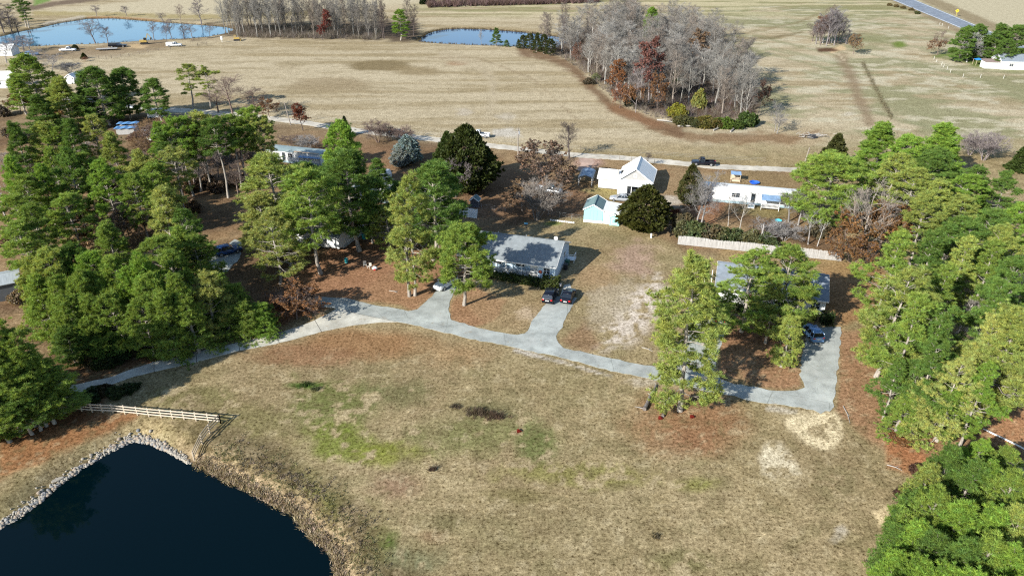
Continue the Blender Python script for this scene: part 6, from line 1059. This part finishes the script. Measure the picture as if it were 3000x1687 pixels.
# ---------------------------------------------------------------- shrubs, hedges, grass
def shrub(bx, by, r, h, c, label, i=0, group=None, mset=BUSH, name='shrub', what=''): x, y = P(bx, by); return plant(mset, i, x, y, h, name, 'shrub', what, c, (.2, .16, .12), group, label, r)
YG = (.26, .25, .035); DG = (.030, .052, .014)
for i, (x, y, r, h, c, l) in enumerate(((1985,345,2.8,4.5,YG,'yellow green bush at the near edge of the middle wood'),(2048,318,2.2,6.5,(.27,.27,.07),'tall pale yellow bush in the middle wood'),(2000,366,3.0,2.8,(.10,.10,.035),'olive bush left in the row under the middle wood'),(2030,370,2.8,2.6,(.08,.085,.03),'dark olive bush second in the row under the middle wood'),(2060,372,3.0,3.4,(.14,.125,.03),'golden olive bush in the row under the middle wood'),(2092,374,2.6,3.0,(.12,.10,.03),'brown olive bush in the row under the middle wood'),(2118,374,3.0,3.2,(.09,.14,.02),'bright green bush in the row under the middle wood'),(2150,376,2.6,2.6,(.07,.11,.02),'darker green bush right of the bright one under the middle wood'),(2190,368,3.0,4.2,(.06,.095,.022),'green bush at the right end of the row under the middle wood'),(1990,250,2.2,7,(.05,.08,.02),'dark green holly among the bare trees of the middle wood'),(1726,246,2.2,2.2,(.10,.08,.05),'brown green bush at the left field edge of the middle wood'),(1745,236,1.8,2.8,(.18,.19,.09),'pale green bush beside the brown green one at the middle wood'),(1845,310,2.0,3,(.07,.075,.04),'dark bush under the orange tree of the middle wood'))): shrub(x, y, r, h, c, l, i, 'bushes of the middle wood')
def hedge(a, b, wdt, hgt, c, label, seed):
    A = Vector((*P(*a), 0)); B = Vector((*P(*b), 0)); d = B - A; me = bush_mesh(seed, n=int(110 * d.length * hgt * .7), tr=.26, k=8, w=.36, box=(d.length, wdt, hgt)); o = empty('hedge', (A + B) / 2, math.atan2(d.y, d.x), label, 'hedge')
    for n_, m_, cc in (('stems', me[0], (.15, .12, .1)), ('foliage', me[1], c)): p = link(n_, m_, o); p.color = (*cc, 1)
hedge((1490, 823), (1580, 837), 1.5, 1.3, (.040, .060, .014), 'clipped dark green hedge in front of the porch of the grey roofed house', 201); hedge((1586, 840), (1638, 848), 2.3, 2.0, (.060, .078, .018), 'taller clipped hedge block beside the front walk', 202); hedge((1385, 806), (1486, 821), 1.3, 1.1, (.036, .058, .014), 'dark hedge under the pine at the left half of the porch', 203)
hedge((2402, 944), (2440, 950), 2.0, 1.7, DG, 'dark round hedge at the right front corner of the right house', 204); hedge((2112, 902), (2390, 938), 1.2, .9, DG, 'low dark hedge along the front of the right house', 205)
for i, (x, y, r, h) in enumerate(((2010,690,2.6,3.2),(2040,698,2.8,3.6),(2075,700,2.8,3.4),(2105,702,2.6,3.0),(2135,706,2.4,2.8),(1998,668,2.2,3.4),(2200,712,2.4,2.6),(2240,716,2.2,2.4),(2400,690,2.4,2.6))): shrub(x, y, r, h, ((.115,.115,.050),(.085,.110,.040),(.125,.105,.060))[i % 3], None, i, 'shrubs along the board fence', what=('olive shrub', 'green shrub', 'brownish shrub')[i % 3])
for i, (x, y, r, h) in enumerate(((705,930,1.7,1.8),(740,945,1.6,1.6),(770,955,1.5,1.5),(665,960,1.8,2),(620,975,1.8,2),(570,985,1.6,1.8),(520,1002,1.5,1.6),(470,1016,1.6,1.8),(420,1034,1.5,1.6),(360,1052,1.5,1.7),(310,1072,1.5,1.6),(640,900,2.2,3.4),(590,930,2.2,3.2),(540,950,2.2,3),(480,975,2.2,3),(420,1000,2.2,3),(350,1030,2.2,3),(290,1055,2.2,3),(385,1142,1.2,1.1),(345,1156,1.4,1.3),(305,1152,1.3,1.3),(265,1170,1.6,1.6))): shrub(x, y, r, h, (DG, (.045,.062,.016), (.06,.05,.02))[i % 3], None, i, 'shrubs along the lane', what=('dark green shrub', 'green shrub', 'brown green shrub')[i % 3])
for i, (x, y, r, h, c) in enumerate(((560,560,2.4,3,(.13,.085,.05)),(600,540,2.4,3,(.12,.08,.05)),(640,560,2.4,2.6,(.11,.075,.05)),(560,620,2.2,2.6,(.13,.085,.05)),(230,640,2.4,3,(.12,.075,.04)),(160,660,2.2,2.8,(.13,.08,.045)),(110,520,2.4,3,(.16,.07,.03)),(320,560,2.4,3,(.13,.09,.05)),(400,580,2.4,3,(.12,.085,.05)),(60,480,2.4,3,(.12,.09,.05)),(480,640,2.2,2.6,(.12,.08,.05)),(650,480,2.4,3,(.11,.08,.06)),(720,470,2.4,2.6,(.11,.08,.06)),(700,540,2.4,2.6,(.11,.075,.05)),(60,420,2.2,2.6,(.13,.1,.07)),(170,345,2.4,2.4,(.26,.15,.06)),(410,410,3,2.6,(.22,.14,.10)),(450,440,3,2.6,(.22,.14,.10)),(40,400,2.6,3,(.2,.15,.11)),(0,340,3,3.4,(.17,.13,.1)),(60,880,2.0,2.0,(.3,.23,.15)),(90,870,2,1.8,(.32,.25,.17)))): shrub(x, y, r, h, c, None, i, 'brown undergrowth of the left wood', what='brown leaved thicket')
for i, (x, y, r, h, c) in enumerate(((2600,1060,1.6,1.6,(.09,.10,.03)),(2680,1240,1.4,1.2,(.20,.09,.035)),(2720,1260,1.5,1.3,(.22,.10,.035)),(2760,1230,1.6,1.6,(.12,.10,.035)),(2640,1290,1.3,1.0,(.20,.10,.04)),(2830,1220,1.5,1.6,(.08,.10,.025)),(2965,1345,1.0,1.2,(.20,.13,.08)),(2915,1335,.9,1.1,(.18,.12,.07)),(2870,1345,.9,1.0,(.19,.13,.08)),(2690,1390,1.0,1.4,(.09,.045,.03)),(2640,1450,.8,1.0,(.08,.04,.03)))): shrub(x, y, r, h, c, None, i, 'scrub under the right pines', what=('rusty scrub' if c[0] > .18 else ('dark brown scrub' if c[1] < .08 else 'olive scrub')))
for i, (x, y, l) in enumerate(((1940,1202,'small red leaved sapling between the two fallen logs'),(1934,1226,'tiny red leaved sprig below the shorter fallen log'),(2027,1222,'small dark red shrub right of the front right pine trunk'),(1520,1264,'tiny red shrub alone on the open lawn'),(1975,637,'small red leaved shrub right of the dark cedar'),(1963,420,'x'))):
    if l != 'x': shrub(x, y, .28 if i < 4 else 1.2, .4 if i < 4 else 2.0, (.28, .03, .02) if i < 4 else (.25, .09, .05), l, i, 'small red shrubs')
def blades(name, pts, hgt, spread, c, seed, k=7, w=.05, m=None):
    """upright grass blades: every point grows a little fan"""
    rng = np.random.RandomState(seed); C = np.array(pts); acc = Acc(); n = len(C); D = rng.normal(size=(n, k, 3)) * [spread, spread, .18] + [0, 0, 1]; D /= np.linalg.norm(D, axis=2)[:, :, None]; H = (np.broadcast_to(hgt, n)[:, None] * rng.uniform(.5, 1.2, (n, k)))[:, :, None]; S = np.cross(D, rng.normal(size=(n, k, 3))); S /= np.linalg.norm(S, axis=2)[:, :, None]
    b = C[:, None, :] + rng.normal(0, .12, (n, k, 3)) * [1, 1, 0]; V = np.stack([b - S * w, b + S * w, b + D * H], 2).reshape(-1, 3); q = rng.uniform(.6, 1.3, n); acc.add(V, np.arange(n * k * 3).reshape(-1, 3), np.repeat(np.stack([q, q * rng.uniform(.9, 1.06, n), q * rng.uniform(.8, 1.1, n)], 1), k * 3, 0)); me = acc.mesh(name, M_DRY); o = link(name, me); o.color = (*c, 1); return o
rng = np.random.RandomState(9); ln = [P(x, y, -.9) for x, y in NEAR_PX[11:25]]; cum = np.concatenate([[0], np.cumsum([math.dist(a, b) for a, b in zip(ln, ln[1:])])]); pts = []; pts2 = []; pts3 = []
X_ = lambda s: np.interp(s, cum, [p[0] for p in ln]); Y_ = lambda s: np.interp(s, cum, [p[1] for p in ln]); PN = PONDS[0][0]
for i in range(950):
    s = rng.uniform(0, cum[-1]); q = (X_(s) + rng.normal(.3, .35), Y_(s) + rng.normal(.3, .35))
    if poly_sd(np.array([q[0]]), np.array([q[1]]), PN)[0] > -.25: pts.append((*q, gz(*q)))
o = blades('dry_reeds', pts, .62, .75, (.34, .275, .19), 3); o['kind'] = 'stuff'; o['label'] = 'pale dry reeds hanging over the right bank of the near pond'
for i in range(1150):
    s = rng.uniform(0, cum[-1]); u = rng.uniform(.8, 6) * rng.uniform(.4, 1); q = (X_(s) + u * .75 + rng.normal(0, .5), Y_(s) + u * .75 + rng.normal(0, .5))
    if poly_sd(np.array([q[0]]), np.array([q[1]]), PN)[0] > .7: (pts2 if vnoise(np.array([q[0] / 1.6]), np.array([q[1] / 1.6]))[0] > .45 else pts3).append((*q, gz(*q)))
o = blades('bank_brush', pts2, .30, 1.1, (.17, .14, .095), 4, 8); o['kind'] = 'stuff'; o['label'] = 'brown tangled brush on the right bank of the near pond'
o = blades('bank_weeds', pts3, .22, 1.1, (.15, .145, .065), 5, 7); o['kind'] = 'stuff'; o['label'] = 'green grey weeds on the right bank of the near pond'
def clump(px, rx, n, h, c, label, seed):
    a = P(*px); r = np.random.RandomState(seed); o = blades('grass_clump', [(r.normal(0, rx), r.normal(0, rx * .55), 0) for _ in range(n)], h, .45, c, seed, 8, .03); o.location = (*a, 0); tag(o, label, 'grass clump', 'dark grass clumps on the lawn')
clump((1399, 1210), .75, 70, .8, (.10, .075, .05), 'largest dark brown grass clump on the open lawn, left of its neighbour', 11); clump((1452, 1220), .6, 55, .75, (.095, .065, .045), 'second dark brown grass clump just right of the largest one', 12); clump((1333, 1192), .4, 24, .45, (.10, .08, .055), 'small low dark clump left of the largest brown grass clump', 13); clump((1268, 1376), .22, 16, .7, (.08, .055, .04), 'thin dark twiggy clump alone in the middle of the lawn', 14); clump((1925, 1570), .3, 16, .3, (.07, .06, .035), 'small dark weed clump low on the open lawn', 15); clump((895, 1128), .5, 40, .4, (.05, .085, .02), 'bright green weed clump on the left part of the lawn', 16); clump((925, 1140), .35, 24, .35, (.06, .07, .03), 'dull weed clump right of the bright green one', 17)
for nm_, poly, n_ in (('wood_undergrowth', [(1600,148),(1650,172),(1710,212),(1770,268),(1810,304),(1880,334),(1950,354),(2060,362),(2180,358),(2215,320),(2200,240),(2140,160),(2060,100),(1960,70),(1820,68),(1690,92)], 5200), ('pond_wood_undergrowth', [(690,112),(800,112),(950,115),(1110,118),(1120,92),(1000,80),(850,76),(690,80)], 2600)):
    Wp = np.array([P(*p) for p in poly]); q = rng.uniform(Wp.min(0), Wp.max(0), (n_ * 2, 2)); q = q[poly_sd(q[:, 0], q[:, 1], Wp) < 0][:n_]; o = blades(nm_, np.column_stack([q, np.zeros(len(q))]), 1.5 + 2.2 * fbm(q[:, 0] / 5, q[:, 1] / 5), .55, (.17, .145, .125), 21, 9, .035); o['kind'] = 'stuff'; o['label'] = 'tangled grey brown undergrowth on the floor of the bare wood'
pts = []
for i in range(900):
    t = rng.rand(); x = 1255 + 500 * t; y = 18 - 14 * t + rng.uniform(-6, 6); q = P(x, y); pts.append((*q, 0))
o = blades('hedgerow', pts, 4.2, .5, (.13, .085, .078), 6, 12, .12); tag(o, 'long red brown hedgerow crossing the top of the picture', 'hedgerow')
pts = []
for k, poly in ((2, MID_PX), (1, FAR_PX)):
    w = np.array([P(*p, -.5) for p in poly])
    for a, b in zip(w, np.roll(w, -1, 0)):
        for _ in range(int(np.linalg.norm(b - a) * (2.2 if k == 2 else .6))): q = a + (b - a) * rng.rand() + rng.normal(0, .4, 2); pts.append((*q, -.45))
o = blades('pond_edge_rushes', pts, 1.0, .4, (.11, .085, .05), 7, 8, .07); o['kind'] = 'stuff'; o['label'] = 'dark rushes fringing the two far ponds'
pts = []
for i in range(230): t = rng.rand(); q = P(2528 + 84 * t + rng.normal(0, 3), 185 + 160 * t + rng.normal(0, 4)); pts.append((*q, 0))
o = blades('ditch_grass', pts, .45, .7, (.13, .115, .07), 8, 8, .05); o['kind'] = 'stuff'; o['label'] = 'dark ragged grass along the ditch in the right field'
g_ = [(2610,18),(2630,22),(2650,26),(2675,32),(2692,42)]
for i, (x, y) in enumerate(g_): shrub(x - 5, y, 1.6, 1.8, (.16, .12, .05) if i != 4 else (.08, .09, .03), None, i, 'verge shrubs by the highway', what='low brown verge shrub')
finish_labels()
